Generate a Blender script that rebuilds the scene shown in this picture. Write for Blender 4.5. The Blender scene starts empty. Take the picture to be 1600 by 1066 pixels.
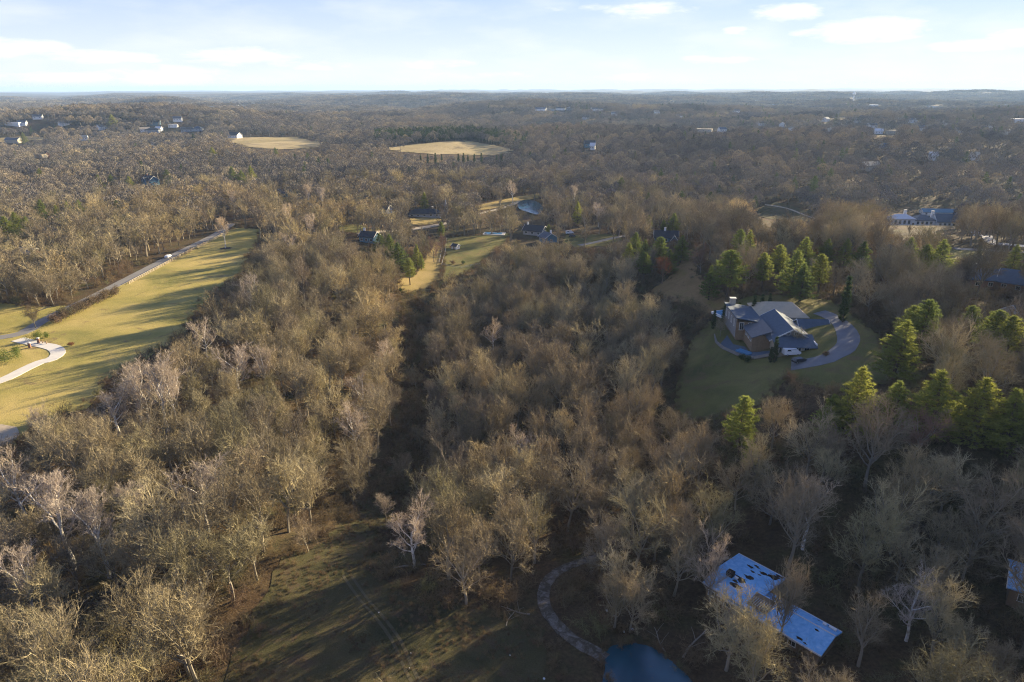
import bpy, math, random
import numpy as np
from mathutils import Vector, geometry
R = math.radians
rng = np.random.default_rng(7)
random.seed(7)
scene = bpy.context.scene
COL = scene.collection

# ------------------------------------------------------------------ camera
CAM_H = 95.0
PITCH = R(20.4)
ROLL = R(-0.22)
FPX = 1067.0                       # focal length in pixels of the 1600 px wide photograph
cam_d = bpy.data.cameras.new('camera')
cam_d.sensor_width = 36.0
cam_d.lens = 36.0 * FPX / 1600.0
cam_d.clip_start = 0.5
cam_d.clip_end = 60000
cam = bpy.data.objects.new('camera', cam_d)
COL.objects.link(cam)
cam.location = (0, 0, CAM_H)
cam.rotation_euler = (R(90) - PITCH, 0, 0)
cam.rotation_euler.rotate_axis('Z', ROLL)
scene.camera = cam

# ------------------------------------------------------------------ light
SUN_AZ = R(50)                     # to the right of the view direction (+Y)
SUN_EL = R(15.5)
EXPOSURE = 1.8
SKY_STRENGTH = 0.05
sun_d = bpy.data.lights.new('sun', 'SUN')
sun_d.energy = 5.0
sun_d.angle = R(0.55)
sun_d.color = (1.0, 0.83, 0.54)
sun = bpy.data.objects.new('sun', sun_d)
COL.objects.link(sun)
sun_dir = Vector((math.sin(SUN_AZ) * math.cos(SUN_EL), math.cos(SUN_AZ) * math.cos(SUN_EL), math.sin(SUN_EL)))
sun.rotation_euler = sun_dir.to_track_quat('Z', 'Y').to_euler()
sun.location = (0, 0, 300)

world = bpy.data.worlds.new('World')
scene.world = world
world.use_nodes = True
wt = world.node_tree
wt.nodes.clear()
def wn(t, **k):
    n = wt.nodes.new(t)
    for a, b in k.items():
        setattr(n, a, b)
    return n
sky = wn('ShaderNodeTexSky', sky_type='NISHITA', sun_disc=False, sun_elevation=SUN_EL, sun_rotation=SUN_AZ,
         altitude=100, air_density=1.0, dust_density=0.1, ozone_density=3.0)
bg = wn('ShaderNodeBackground')
bg.inputs['Strength'].default_value = SKY_STRENGTH
out = wn('ShaderNodeOutputWorld')
tc = wn('ShaderNodeTexCoord')
# low fair-weather clouds: noise over the sky direction, flattened towards the horizon
sep = wn('ShaderNodeSeparateXYZ')
wt.links.new(tc.outputs['Generated'], sep.inputs[0])
comb = wn('ShaderNodeCombineXYZ')
def wm(op, a, b=None, c=None):
    n = wn('ShaderNodeMath', operation=op)
    for i, v in enumerate((a, b, c)):
        if v is None: continue
        if isinstance(v, (int, float)): n.inputs[i].default_value = v
        else: wt.links.new(v, n.inputs[i])
    return n.outputs[0]
az = wm('ARCTAN2', sep.outputs[0], sep.outputs[1])
el = wm('ARCSINE', sep.outputs[2])
wt.links.new(wm('MULTIPLY', az, 9.0), comb.inputs[0])
wt.links.new(wm('MULTIPLY', el, 34.0), comb.inputs[1])
nz = wn('ShaderNodeTexNoise')
nz.inputs['Scale'].default_value = 2.2
nz.inputs['Detail'].default_value = 8
nz.inputs['Roughness'].default_value = 0.62
nz.inputs['Distortion'].default_value = 0.2
wt.links.new(comb.outputs[0], nz.inputs['Vector'])
def wramp(v, stops):
    n = wn('ShaderNodeValToRGB')
    e = n.color_ramp.elements
    while len(e) < len(stops): e.new(0.5)
    for i, (p, c) in enumerate(stops):
        e[i].position = p; e[i].color = (*c, 1) if isinstance(c, tuple) else (c, c, c, 1)
    wt.links.new(v, n.inputs[0])
    return n.outputs[0]
# low fair-weather clouds standing in these directions: azimuth, elevation, half width, half height (degrees), density
CLOUDS = [(-35, 2.5, 5.0, .8, 1.0), (-29, 2.0, 5.0, .55, .9), (-38, .6, 3.2, .9, 1.0), (-31, .7, 6.5, .5, .8), (-25, .8, 5, .9, .9), (-20, 2.2, 5.5, .8, .8),
          (-15, 1.6, 3.5, .5, .6), (-6, 1.7, 4, .45, .6), (5, 5.6, 3.5, .35, .5), (10.5, 5.3, 4.2, .7, .75), (20, 4.9, 3.0, .8, 1.0), (22, 3.6, 2, .4, .7), (25.5, 3.6, 4.6, 1.0, 1.0),
          (15.5, 1.9, 3.5, .4, .6), (17, 3.8, 1.6, .4, .6), (32, 2.4, 3.4, .5, .8), (35, 2.9, 3, .6, .8), (-3, .9, 7, .35, .4), (9, .7, 3, .4, .5), (44, 3.2, 5, .9, .8), (-48, 3, 6, 1, .9),
          (70, 4, 7, 1.2, .9), (-80, 5, 8, 1.3, .9), (110, 6, 9, 1.6, .9), (-120, 5, 9, 1.4, .9), (160, 4, 9, 1.2, .9)]
acc = None
for (ca, ce, wa, we, dn) in CLOUDS:
    dx = wm('DIVIDE', wm('SUBTRACT', az, R(ca)), R(wa)); dy = wm('DIVIDE', wm('SUBTRACT', el, R(ce)), R(we))
    q_ = wm('ADD', wm('MULTIPLY', dx, dx), wm('MULTIPLY', dy, dy))
    e_ = wm('MULTIPLY', wm('MAXIMUM', wm('SUBTRACT', 1.0, q_), 0.0), dn)
    acc = e_ if acc is None else wm('MAXIMUM', acc, e_)
shape = wm('ADD', wm('MULTIPLY', acc, .42), wm('SUBTRACT', nz.outputs[0], .5))
mask = wm('MULTIPLY', wramp(shape, [(0.06, 0.0), (0.24, 0.45), (0.46, 1.0)]), wramp(acc, [(0.0, 0.0), (0.25, 1.0)]))
wisp = wn('ShaderNodeTexNoise'); wisp.inputs['Scale'].default_value = .8; wisp.inputs['Detail'].default_value = 6
wt.links.new(comb.outputs[0], wisp.inputs['Vector'])
mask = wm('MAXIMUM', wm('MULTIPLY', mask, .9), wm('MULTIPLY', wramp(wisp.outputs[0], [(.45, 0.0), (.75, 1.0)]), .35))
mixc = wn('ShaderNodeMixRGB')
hz_mix = wn('ShaderNodeMixRGB')
# thin high veil that pales the sky towards the horizon
veil = wramp(wm('MULTIPLY', el, 3.0), [(0.0, 0.97), (0.33, 0.82), (0.7, 0.3), (1.0, 0.08)])
vcol = wramp(wm('MULTIPLY', el, 5.0), [(0.0, (.88, .92, 1.0)), (.2, (.78, .86, 1.0)), (.55, (.58, .69, 1.0))])
vs = wn('ShaderNodeMixRGB', blend_type='MULTIPLY'); vs.inputs[0].default_value = 1; vs.inputs[2].default_value = (6.5, 6.5, 6.5, 1)
wt.links.new(vcol, vs.inputs[1])
wt.links.new(veil, hz_mix.inputs[0])
tint = wn('ShaderNodeMixRGB', blend_type='MULTIPLY'); tint.inputs[0].default_value = 1; tint.inputs[2].default_value = (.66, .78, 1.2, 1)
wt.links.new(sky.outputs[0], tint.inputs[1])
wt.links.new(tint.outputs[0], hz_mix.inputs[1])
wt.links.new(vs.outputs[0], hz_mix.inputs[2])
wt.links.new(mask, mixc.inputs[0])
wt.links.new(hz_mix.outputs[0], mixc.inputs[1])
mixc.inputs[2].default_value = (7.2, 7.1, 7.0, 1)
wt.links.new(mixc.outputs[0], bg.inputs[0])
wt.links.new(bg.outputs[0], out.inputs[0])

scene.view_settings.view_transform = 'Standard'
scene.view_settings.look = 'None'
scene.view_settings.exposure = EXPOSURE
scene.view_settings.gamma = 1
scene.view_settings.use_curve_mapping = False
cy = scene.cycles
cy.max_bounces = 3
cy.diffuse_bounces = 1
cy.glossy_bounces = 2
cy.transmission_bounces = 2
cy.volume_bounces = 1
cy.transparent_max_bounces = 4
cy.sample_clamp_indirect = 4.0
cy.use_denoising = True
cy.denoiser = 'OPENIMAGEDENOISE'
cy.denoising_input_passes = 'RGB_ALBEDO_NORMAL'
cy.denoising_prefilter = 'NONE'
cy.use_adaptive_sampling = False
cy.adaptive_threshold = 0.02
cy.pixel_filter_type = 'BLACKMAN_HARRIS'
cy.filter_width = 1.15
scene.render.use_persistent_data = False

# ------------------------------------------------------------------ terrain
def sm(a, b, x):
    t = np.clip((x - a) / (b - a), 0, 1)
    return t * t * (3 - 2 * t)

_w = [(0.0041, 0.0023, 0.3, 1.0), (-0.0029, 0.0052, 1.9, .9), (0.0071, 0.0064, 4.1, .55), (-0.0083, 0.0097, 2.2, .35),
      (0.0131, -0.0049, 5.0, .28)]
_W = [(0.00055, 0.0016, 0.9, 1.0), (-0.00085, 0.0024, 3.3, .8), (0.0015, 0.0033, 5.6, .45), (0.0003, 0.0009, 2.0, .7)]
def hgt(x, y):
    x = np.asarray(x, float); y = np.asarray(y, float)
    r = np.hypot(x, y)
    z = 19 * sm(35, 112, x) * sm(98, 150, y) * (1 - sm(350, 460, y))
    z += 4 * np.exp(-((x - 105) / 40) ** 2 - ((y - 150) / 22) ** 2)
    z -= 7 * np.exp(-((x - 0) / 50) ** 2) * sm(104, 150, y) * (1 - sm(300, 420, y))
    z -= 7 * np.exp(-((x + 32) / 24) ** 2) * sm(120, 170, y) * (1 - sm(300, 360, y))
    z += 6 * sm(45, 110, -x) * sm(90, 150, y) * (1 - .5 * sm(380, 600, y))
    z += -13 * np.exp(-((y - 575 - 0.05 * x) / 75) ** 2) * sm(70, 220, x)
    z += 12 * sm(610, 800, y) * sm(0, 300, x) * (1 - .6 * sm(1000, 1600, y))
    n = sum(a * np.sin(kx * x + ky * y + p + .8 * np.sin(0.0031 * y - 0.0017 * x + p)) for kx, ky, p, a in _w)
    N = sum(a * np.sin(kx * x + ky * y + p + .9 * np.sin(0.0011 * x + p)) for kx, ky, p, a in _W)
    z += (n + .6) * 4.0 * sm(380, 900, r)
    z += (n + .6) * 4.0 * sm(900, 2000, r)
    z += N * 6.0 * sm(1800, 4500, r)
    z -= 10 * sm(3000, 9000, r)
    # wooded bluffs: steep slopes between level ground, facing this way and that
    w1 = x * .0011 + y * .0052 + 1.5 * np.sin(x * .0032 + .6) + .9 * np.sin(y * .0045 + x * .0021)
    open_ = 1 - np.exp(-((x + 30) / 260) ** 2 - ((y - 1200) / 260) ** 2) - np.exp(-((x + 480) / 200) ** 2 - ((y - 1300) / 240) ** 2)
    z += open_ * 9.0 * np.tanh(2.6 * np.sin(w1 + 1.0)) * sm(620, 1000, r)
    w2 = -x * .0016 + y * .0024 + 1.8 * np.sin(x * .0013 + 2.6) + .8 * np.sin(x * .0051 + y * .001)
    z += open_ * 7.0 * np.tanh(3.2 * np.sin(w2)) * sm(1100, 1900, r)
    w3 = x * .0005 + y * .0011 + 1.2 * np.sin(x * .0009 + 1.1)
    z += 9.0 * np.tanh(3.5 * np.sin(w3 + .4)) * sm(2500, 4200, r)
    return z

SP, CP = math.sin(PITCH), math.cos(PITCH)
cr, sr = math.cos(ROLL), math.sin(ROLL)
def ray(u, v):
    a = (u - 800) / FPX; b = -(v - 533) / FPX
    a, b = a * cr - b * sr, a * sr + b * cr
    return np.array([a, CP + b * SP, -SP + b * CP])
def ground(u, v, off=0.0):
    """ground point seen at photograph position (u, v); with off, the base of a thing of that height whose top is seen there"""
    d = ray(u, v)
    t, step = 60.0, 4.0
    while t < 30000:
        p = d * t
        if CAM_H + p[2] < hgt(p[0], p[1]) + off: break
        step = max(1.5, t * .006)
        t += step
    lo, hi = t - step, t
    for _ in range(18):
        m = .5 * (lo + hi); p = d * m
        if CAM_H + p[2] < hgt(p[0], p[1]) + off: hi = m
        else: lo = m
    p = d * hi
    return float(p[0]), float(p[1])
def gz(x, y): return float(hgt(x, y))
def project(x, y, z):
    X = x; Y = y * CP - (z - CAM_H) * SP; U = y * SP + (z - CAM_H) * CP
    Y = np.maximum(Y, 1e-3)
    a = X / Y; b = U / Y
    a, b = a * cr + b * sr, -a * sr + b * cr
    return 800 + a * FPX, 533 - b * FPX
def inpoly(px, py, poly):
    px = np.asarray(px); py = np.asarray(py)
    res = np.zeros(px.shape, bool)
    n = len(poly)
    for i in range(n):
        x1, y1 = poly[i]; x2, y2 = poly[(i + 1) % n]
        if y1 == y2: continue
        c = ((y1 > py) != (y2 > py)) & (px < (x2 - x1) * (py - y1) / (y2 - y1) + x1)
        res ^= c
    return res

# ------------------------------------------------------------------ materials
MATS = {}
def new_mat(name):
    m = bpy.data.materials.new(name); m.use_nodes = True
    m.node_tree.nodes.clear(); MATS[name] = m
    return m, m.node_tree
def nd(t, ty, **k):
    n = t.nodes.new(ty)
    for a, b in k.items(): setattr(n, a, b)
    return n
def lk(t, a, b): t.links.new(a, b)
def noise(t, scale, detail=4, rough=.55, vec=None, dist=0.0):
    n = nd(t, 'ShaderNodeTexNoise')
    n.inputs['Scale'].default_value = scale; n.inputs['Detail'].default_value = detail
    n.inputs['Roughness'].default_value = rough; n.inputs['Distortion'].default_value = dist
    if vec is None: vec = nd(t, 'ShaderNodeNewGeometry').outputs['Position']
    lk(t, vec, n.inputs['Vector'])
    return n.outputs[0]
def ramp(t, v, stops):
    n = nd(t, 'ShaderNodeValToRGB'); e = n.color_ramp.elements
    while len(e) < len(stops): e.new(.5)
    for i, (p, c) in enumerate(stops):
        e[i].position = p
        e[i].color = (*c, 1) if isinstance(c, tuple) else (c, c, c, 1)
    lk(t, v, n.inputs[0])
    return n.outputs[0]
def mix(t, f, a, b, mode='MIX'):
    n = nd(t, 'ShaderNodeMixRGB', blend_type=mode)
    for i, v in ((0, f), (1, a), (2, b)):
        if isinstance(v, (int, float)): n.inputs[i].default_value = v
        elif isinstance(v, tuple): n.inputs[i].default_value = (*v, 1)
        else: lk(t, v, n.inputs[i])
    return n.outputs[0]
def finish(t, col, rough=.9, bump=None, bump_d=.1, bump_s=.6, spec=.25, metal=0.0):
    b = nd(t, 'ShaderNodeBsdfPrincipled')
    if isinstance(col, tuple): b.inputs['Base Color'].default_value = (*col, 1)
    else: lk(t, col, b.inputs['Base Color'])
    if isinstance(rough, (int, float)): b.inputs['Roughness'].default_value = rough
    else: lk(t, rough, b.inputs['Roughness'])
    b.inputs['Specular IOR Level'].default_value = spec
    b.inputs['Metallic'].default_value = metal
    if bump is not None:
        bn = nd(t, 'ShaderNodeBump'); bn.inputs['Distance'].default_value = bump_d; bn.inputs['Strength'].default_value = bump_s
        lk(t, bump, bn.inputs['Height']); lk(t, bn.outputs[0], b.inputs['Normal'])
    o = nd(t, 'ShaderNodeOutputMaterial'); lk(t, b.outputs[0], o.inputs[0])
def simple(name, col, var=.25, scale=1.5, rough=.85, spec=.25, bump_d=.02, metal=0.0):
    m, t = new_mat(name)
    n = noise(t, scale, 5)
    c = mix(t, n, tuple(v * (1 - var) for v in col), tuple(min(1, v * (1 + var)) for v in col))
    finish(t, c, rough, noise(t, scale * 6, 3), bump_d, .5, spec, metal)
    return m
def diffuse_out(t, col, trans=None, tcol=None):
    d = nd(t, 'ShaderNodeBsdfDiffuse'); lk(t, col, d.inputs[0]); s = d.outputs[0]
    if trans:
        tr = nd(t, 'ShaderNodeBsdfTranslucent'); lk(t, tcol, tr.inputs[0])
        mx = nd(t, 'ShaderNodeMixShader'); mx.inputs[0].default_value = trans
        lk(t, s, mx.inputs[1]); lk(t, tr.outputs[0], mx.inputs[2]); s = mx.outputs[0]
    o = nd(t, 'ShaderNodeOutputMaterial'); lk(t, s, o.inputs[0])

# forest floor
m, t = new_mat('forest_floor')
c1 = ramp(t, noise(t, .09, 6, .6), [(.35, (.070, .048, .028)), (.5, (.105, .075, .042)), (.65, (.085, .078, .034))])
c2 = ramp(t, noise(t, 1.4, 5, .7), [(.3, .55), (.7, 1.35)])
c3 = ramp(t, noise(t, .012, 4, .6), [(.40, (.75, .78, .72)), (.6, (1.15, 1.02, .95))])
finish(t, mix(t, 1, mix(t, 1, c1, c2, 'MULTIPLY'), c3, 'MULTIPLY'), .95, noise(t, 2.2, 6, .75), .35, .9, .1)
# grasses: dormant meadow, mown lawn, rough meadow with shade darkened into its colour, distant crop stubble
def grass(name, lo, mid, hi, soil=None, fine=5.0, patch=.06, soil_at=.66):
    m, t = new_mat(name)
    c = ramp(t, noise(t, patch, 7, .62, dist=.6), [(.32, lo), (.5, mid), (.68, hi)])
    if soil: c = mix(t, ramp(t, noise(t, patch * 2.7, 6, .7, dist=1.0), [(soil_at - .08, 0.0), (soil_at + .05, 1.0)]), c, soil)
    c = mix(t, 1, c, ramp(t, noise(t, fine, 5, .8), [(.25, .62), (.75, 1.4)]), 'MULTIPLY')
    finish(t, c, .95, noise(t, fine * .7, 5, .8), .16, .9, .1)
grass('meadow_grass', (.190, .178, .050), (.325, .268, .080), (.430, .330, .115), (.20, .14, .07), patch=.035)
grass('lawn_grass', (.085, .088, .028), (.140, .130, .040), (.205, .165, .060), (.15, .11, .05), patch=.055, soil_at=.6)
grass('shade_dark_grass', (.042, .042, .018), (.072, .063, .028), (.112, .086, .042), (.085, .060, .036), patch=.07, soil_at=.6)
grass('gold_grass', (.22, .17, .055), (.31, .23, .085), (.36, .26, .11), None, patch=.05)
grass('leafy_ground', (.20, .13, .05), (.27, .17, .075), (.22, .16, .05), (.13, .075, .04), patch=.09)
grass('far_field', (.24, .20, .085), (.36, .28, .14), (.42, .33, .18), (.20, .155, .08), fine=.3, patch=.010, soil_at=.6)
simple('sand', (.42, .34, .24), .2, .4)
simple('asphalt', (.20, .19, .18), .2, .3)
simple('pale_asphalt', (.17, .17, .18), .3, .25)
simple('concrete', (.58, .55, .50), .15, .5)
simple('gravel', (.20, .175, .15), .4, .9, bump_d=.05)
m, t = new_mat('track_gravel')
c = mix(t, ramp(t, noise(t, .55, 6, .7, dist=.8), [(.40, 0.0), (.56, 1.0)]), (.215, .185, .155), (.095, .075, .05))
finish(t, mix(t, 1, c, ramp(t, noise(t, 3.0, 5, .8), [(.3, .65), (.7, 1.3)]), 'MULTIPLY'), .9, noise(t, 4, 5, .8), .08, .8, .2)
simple('dirt', (.085, .072, .038), .35, .5, bump_d=.05)
simple('mulch', (.035, .024, .018), .4, 3)
simple('stone', (.33, .28, .21), .35, 1.2)
simple('brick', (.24, .13, .09), .3, 3)
simple('rail_wood', (.40, .33, .24), .3, 4)
simple('white_paint', (.78, .77, .74), .06, 2, rough=.6)
simple('cream_wall', (.44, .38, .29), .1, 1)
simple('tan_wood', (.22, .15, .09), .35, 1.5)
simple('grey_siding', (.32, .33, .34), .15, 1)
simple('blue_siding', (.10, .20, .27), .15, 1)
simple('dark_shingle', (.045, .048, .056), .35, 1.2)
simple('grey_shingle', (.115, .125, .145), .3, .9)
simple('slate_shingle', (.085, .11, .145), .3, .9)
simple('tan_roof', (.46, .38, .27), .2, .8)
simple('white_roof', (.66, .66, .66), .1, .5)
simple('trim', (.72, .70, .66), .05, 3, rough=.5)
simple('rubber', (.02, .02, .02), .2, 8)
simple('car_white', (.75, .76, .78), .03, 2, rough=.25, spec=.6)
simple('car_dark', (.03, .034, .042), .1, 2, rough=.25, spec=.6)
simple('metal', (.45, .46, .48), .1, 5, rough=.4, metal=.7)
simple('log_wood', (.30, .25, .19), .35, 4)
simple('pool_cover', (.08, .24, .42), .1, 1, rough=.5)
m, t = new_mat('glass'); finish(t, (.02, .028, .035), .08, spec=.8)
m, t = new_mat('water')
leaf = ramp(t, noise(t, .8, 6, .75, dist=1.2), [(.60, 0.0), (.68, 1.0)])
c = mix(t, leaf, ramp(t, noise(t, .12, 4), [(.35, (.004, .045, .075)), (.65, (.008, .075, .110))]), (.05, .06, .045))
finish(t, c, ramp(t, noise(t, .3, 3), [(.3, .06), (.7, .2)]), noise(t, 2.2, 4, .6, dist=.5), .04, .35, .7)
# worn pale roof sheet, the blue of skylit shade put into its colour, with blown leaves lying in drifts
m, t = new_mat('skylit_blue_roof')
c = ramp(t, noise(t, .9, 7, .7, dist=.5), [(.3, (.13, .36, .66)), (.5, (.20, .48, .80)), (.62, (.30, .56, .84)), (.78, (.52, .70, .88))])
finish(t, c, .45, noise(t, 4, 4), .02, .4, .4)

# bark / twigs: colour differs from tree to tree through the object's random number
def bark(name, cols, mottled=None, trans=None):
    m, t = new_mat(name)
    oi = nd(t, 'ShaderNodeObjectInfo')
    c = ramp(t, oi.outputs['Random'], [(i / max(1, len(cols) - 1), c) for i, c in enumerate(cols)])
    # stands of the wood differ in tone; the dark bluish patches put shaded bands into the colour
    c = mix(t, 1, c, ramp(t, noise(t, .0065, 4, .6, dist=.5), [(.32, (.56, .60, .70)), (.5, (1.0, 1.0, 1.0)), (.68, (1.32, 1.22, 1.02))]), 'MULTIPLY')
    if mottled: c = mix(t, ramp(t, noise(t, 1.1, 4, .7), [(.42, 0.0), (.6, 1.0)]), c, mottled)
    diffuse_out(t, c, trans, c)
bark('bark', [(.17, .15, .11), (.30, .26, .19), (.23, .20, .155), (.36, .31, .235)])
bark('twigs', [(.20, .163, .10), (.37, .302, .178), (.21, .172, .125), (.50, .415, .24), (.27, .235, .125), (.30, .235, .155)])
bark('pale_bark', [(.78, .73, .65), (.86, .82, .75)], (.40, .34, .26))
bark('pale_twigs', [(.56, .46, .36), (.48, .39, .29)], trans=.15)
bark('russet_leaves', [(.25, .115, .062), (.30, .13, .065)], trans=.3)
bark('russet_twigs', [(.24, .15, .11), (.29, .19, .13)], trans=.15)
bark('brush_twigs', [(.17, .125, .075), (.24, .18, .10), (.19, .125, .08), (.20, .19, .09)], trans=.15)
bark('needles', [(.25, .28, .066), (.18, .225, .062), (.30, .31, .072), (.21, .255, .068)], trans=.5)
bark('far_twigs', [(.12, .11, .105), (.29, .245, .175), (.16, .145, .135), (.36, .305, .205), (.19, .17, .155), (.27, .225, .17)])
bark('far_needles', [(.13, .17, .06), (.09, .13, .06), (.16, .19, .07)], trans=.2)
bark('dark_needles', [(.050, .080, .030), (.070, .100, .036)], trans=.25)
bark('bright_leaves', [(.23, .27, .06), (.20, .25, .05)], trans=.4)
bark('evergreen_bark', [(.11, .085, .065), (.15, .115, .085)])

# ------------------------------------------------------------------ mesh building
class MB:
    def __init__(s): s.v = []; s.f = []; s.m = []; s.n = 0
    def add(s, verts, faces, mi=0):
        verts = np.asarray(verts, float).reshape(-1, 3)
        s.v.append(verts)
        for f in faces: s.f.append(tuple(i + s.n for i in f)); s.m.append(mi)
        s.n += len(verts)
    def tris(s, verts, mi=0):                    # verts (k,3,3)
        k = len(verts)
        s.v.append(np.asarray(verts, float).reshape(-1, 3))
        base = s.n + np.arange(k) * 3
        s.f += list(zip(base.tolist(), (base + 1).tolist(), (base + 2).tolist())); s.m += [mi] * k
        s.n += 3 * k
    def tube(s, pts, rad, sides=5, mi=0, cap=False):
        pts = np.asarray(pts, float); n = len(pts)
        vs = []
        for i in range(n):
            d = pts[min(i + 1, n - 1)] - pts[max(i - 1, 0)]
            d = d / (np.linalg.norm(d) + 1e-9)
            a = np.cross(d, (0, 0, 1) if abs(d[2]) < .9 else (1, 0, 0)); a /= np.linalg.norm(a)
            b = np.cross(d, a)
            for k in range(sides):
                th = 2 * math.pi * k / sides
                vs.append(pts[i] + rad[i] * (math.cos(th) * a + math.sin(th) * b))
        fs = []
        for i in range(n - 1):
            for k in range(sides):
                k2 = (k + 1) % sides
                fs.append((i * sides + k, i * sides + k2, (i + 1) * sides + k2, (i + 1) * sides + k))
        if cap: fs.append(tuple(range(sides))[::-1]); fs.append(tuple(range((n - 1) * sides, n * sides)))
        s.add(vs, fs, mi)
    def box(s, cx, cy, cz, sx, sy, sz, rz=0, mi=0):
        c, n = math.cos(rz), math.sin(rz); vs = []
        for dx in (-.5, .5):
            for dy in (-.5, .5):
                for dz in (-.5, .5):
                    x, y = dx * sx, dy * sy
                    vs.append((cx + x * c - y * n, cy + x * n + y * c, cz + dz * sz))
        s.add(vs, [(0, 1, 3, 2), (4, 6, 7, 5), (0, 4, 5, 1), (2, 3, 7, 6), (0, 2, 6, 4), (1, 5, 7, 3)], mi)
    def mesh(s, name, mats, smooth=False):
        me = bpy.data.meshes.new(name)
        v = np.concatenate(s.v) if s.v else np.zeros((0, 3))
        me.from_pydata(v.tolist(), [], s.f)
        for m_ in mats: me.materials.append(MATS[m_] if isinstance(m_, str) else m_)
        if len(mats) > 1: me.polygons.foreach_set('material_index', s.m)
        if smooth: me.polygons.foreach_set('use_smooth', [True] * len(me.polygons))
        me.update()
        return me
def link(name, data, parent=None, loc=None, rz=0):
    o = bpy.data.objects.new(name, data); COL.objects.link(o)
    if parent is not None: o.parent = parent
    if loc is not None: o.location = loc
    if rz: o.rotation_euler = (0, 0, rz)
    return o
def tag(o, label=None, cat=None, group=None, kind=None):
    if label: o['label'] = label
    if cat: o['category'] = cat
    if group: o['group'] = group
    if kind: o['kind'] = kind
    return o
def thing(name, loc, rz, label, cat, group=None):
    return tag(link(name, None, None, loc, rz), label, cat, group)

# ------------------------------------------------------------------ ground sheet
def axis(neg, step, flat, far, ratio=1.09):
    a = list(np.arange(neg, flat + .1, step)); s = step
    while a[-1] < far: s *= ratio; a.append(a[-1] + s)
    return a
xs_pos = axis(0, 4, 400, 24000)
xs = np.array([-v for v in xs_pos[:0:-1]] + xs_pos)
ys_ = axis(-40, 4, 620, 24000, 1.06)
neg = [-v for v in axis(0, 40, 40, 24000, 1.35)[2:]]
ys = np.array(neg[::-1] + ys_)
GX, GY = np.meshgrid(xs, ys)
GZ = hgt(GX, GY)
nx, ny = len(xs), len(ys)
me = bpy.data.meshes.new('ground')
idx = np.arange(nx * ny).reshape(ny, nx)
q = np.stack([idx[:-1, :-1], idx[:-1, 1:], idx[1:, 1:], idx[1:, :-1]], -1).reshape(-1, 4)
me.from_pydata(np.stack([GX.ravel(), GY.ravel(), GZ.ravel()], 1).tolist(), [], q.tolist())
me.materials.append(MATS['forest_floor'])
me.polygons.foreach_set('use_smooth', [True] * len(me.polygons))
tag(link('ground', me), 'brown leaf-strewn forest floor rolling out to the horizon', kind='structure')

# ------------------------------------------------------------------ clearings, traced on the ground
def wob(poly, amp, seed, step):
    """densify a ground outline and give it an uneven natural edge"""
    r_ = np.random.default_rng(seed); outp = []
    n = len(poly)
    for i in range(n):
        a = np.array(poly[i]); b = np.array(poly[(i + 1) % n]); L = np.linalg.norm(b - a); k = max(1, int(L / step))
        for j in range(k):
            p = a + (b - a) * j / k
            outp.append(tuple(p + r_.normal(0, amp, 2)))
    return outp
def drape(name, poly, mat, off, label, step=4.0, amp=.5, seed=1, kind='structure'):
    poly = wob(poly, amp, seed, step * .6)
    px = [p[0] for p in poly]; py = [p[1] for p in poly]
    g = np.arange(math.floor(min(px) / step), math.ceil(max(px) / step) + 1) * step
    h = np.arange(math.floor(min(py) / step), math.ceil(max(py) / step) + 1) * step
    X, Y = np.meshgrid(g, h); X = X.ravel(); Y = Y.ravel()
    ins = inpoly(X, Y, poly); X, Y = X[ins], Y[ins]
    vs = [Vector(p) for p in poly] + [Vector((a, b)) for a, b in zip(X, Y)]
    n = len(poly)
    r_ = geometry.delaunay_2d_cdt(vs, [], [list(range(n))], 1, 1e-4)
    V, F = r_[0], r_[2]
    mb = MB(); mb.add([(v.x, v.y, gz(v.x, v.y) + off) for v in V], [tuple(f) for f in F])
    o = link(name, mb.mesh(name, [mat], True))
    return tag(o, label, kind=kind)
def G(pts): return [ground(*p) for p in pts]

C_MEADOW = [(412, 358), (405, 378), (388, 400), (380, 430), (345, 450), (318, 475), (300, 500), (290, 520), (255, 545), (225, 562),
            (190, 580), (165, 600), (140, 640), (100, 648), (60, 662), (20, 695), (-30, 720), (-60, 640), (-40, 470), (20, 475), (60, 480),
            (100, 478), (130, 478), (160, 458), (200, 438), (250, 414), (300, 390), (340, 366), (372, 356)]
C_LOWER = [(625, 456), (634, 500), (627, 525), (640, 548), (624, 575), (641, 604), (629, 640), (640, 668), (622, 695), (612, 730), (590, 760), (562, 800), (505, 850), (440, 872), (428, 910), (402, 945),
           (380, 1000), (350, 1060), (330, 1120), (870, 1120), (852, 1050), (850, 985), (800, 955), (745, 950), (690, 948), (650, 945), (600, 905), (582, 880), (590, 835),
           (622, 790), (644, 750), (640, 725), (664, 690), (650, 650), (662, 620), (648, 592), (664, 560), (650, 530), (668, 500), (676, 475), (692, 455)]
C_LAWN = [(695, 372), (775, 366), (800, 362), (790, 380), (775, 395), (740, 420), (700, 444), (672, 452), (690, 440), (692, 400)]
C_GOLD = [(688, 372), (695, 372), (693, 400), (690, 440), (672, 452), (640, 458), (622, 458), (622, 436), (646, 432), (662, 405), (680, 374)]
C_HOUSE = [(1052, 645), (1060, 590), (1078, 535), (1105, 505), (1140, 480), (1150, 470), (1180, 462), (1300, 470), (1345, 500), (1375, 525), (1400, 570), (1452, 586), (1440, 606),
           (1370, 600), (1300, 612), (1260, 600), (1225, 590), (1205, 625), (1170, 640), (1120, 655), (1070, 660)]
C_LEAFY = [(1005, 462), (1045, 435), (1062, 400), (1075, 388), (1094, 398), (1088, 425), (1112, 448), (1150, 470), (1140, 482), (1105, 500), (1090, 485), (1050, 470)]
C_TOPR = [(1480, 388), (1545, 390), (1530, 402), (1505, 410), (1494, 420), (1484, 416)]
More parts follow.
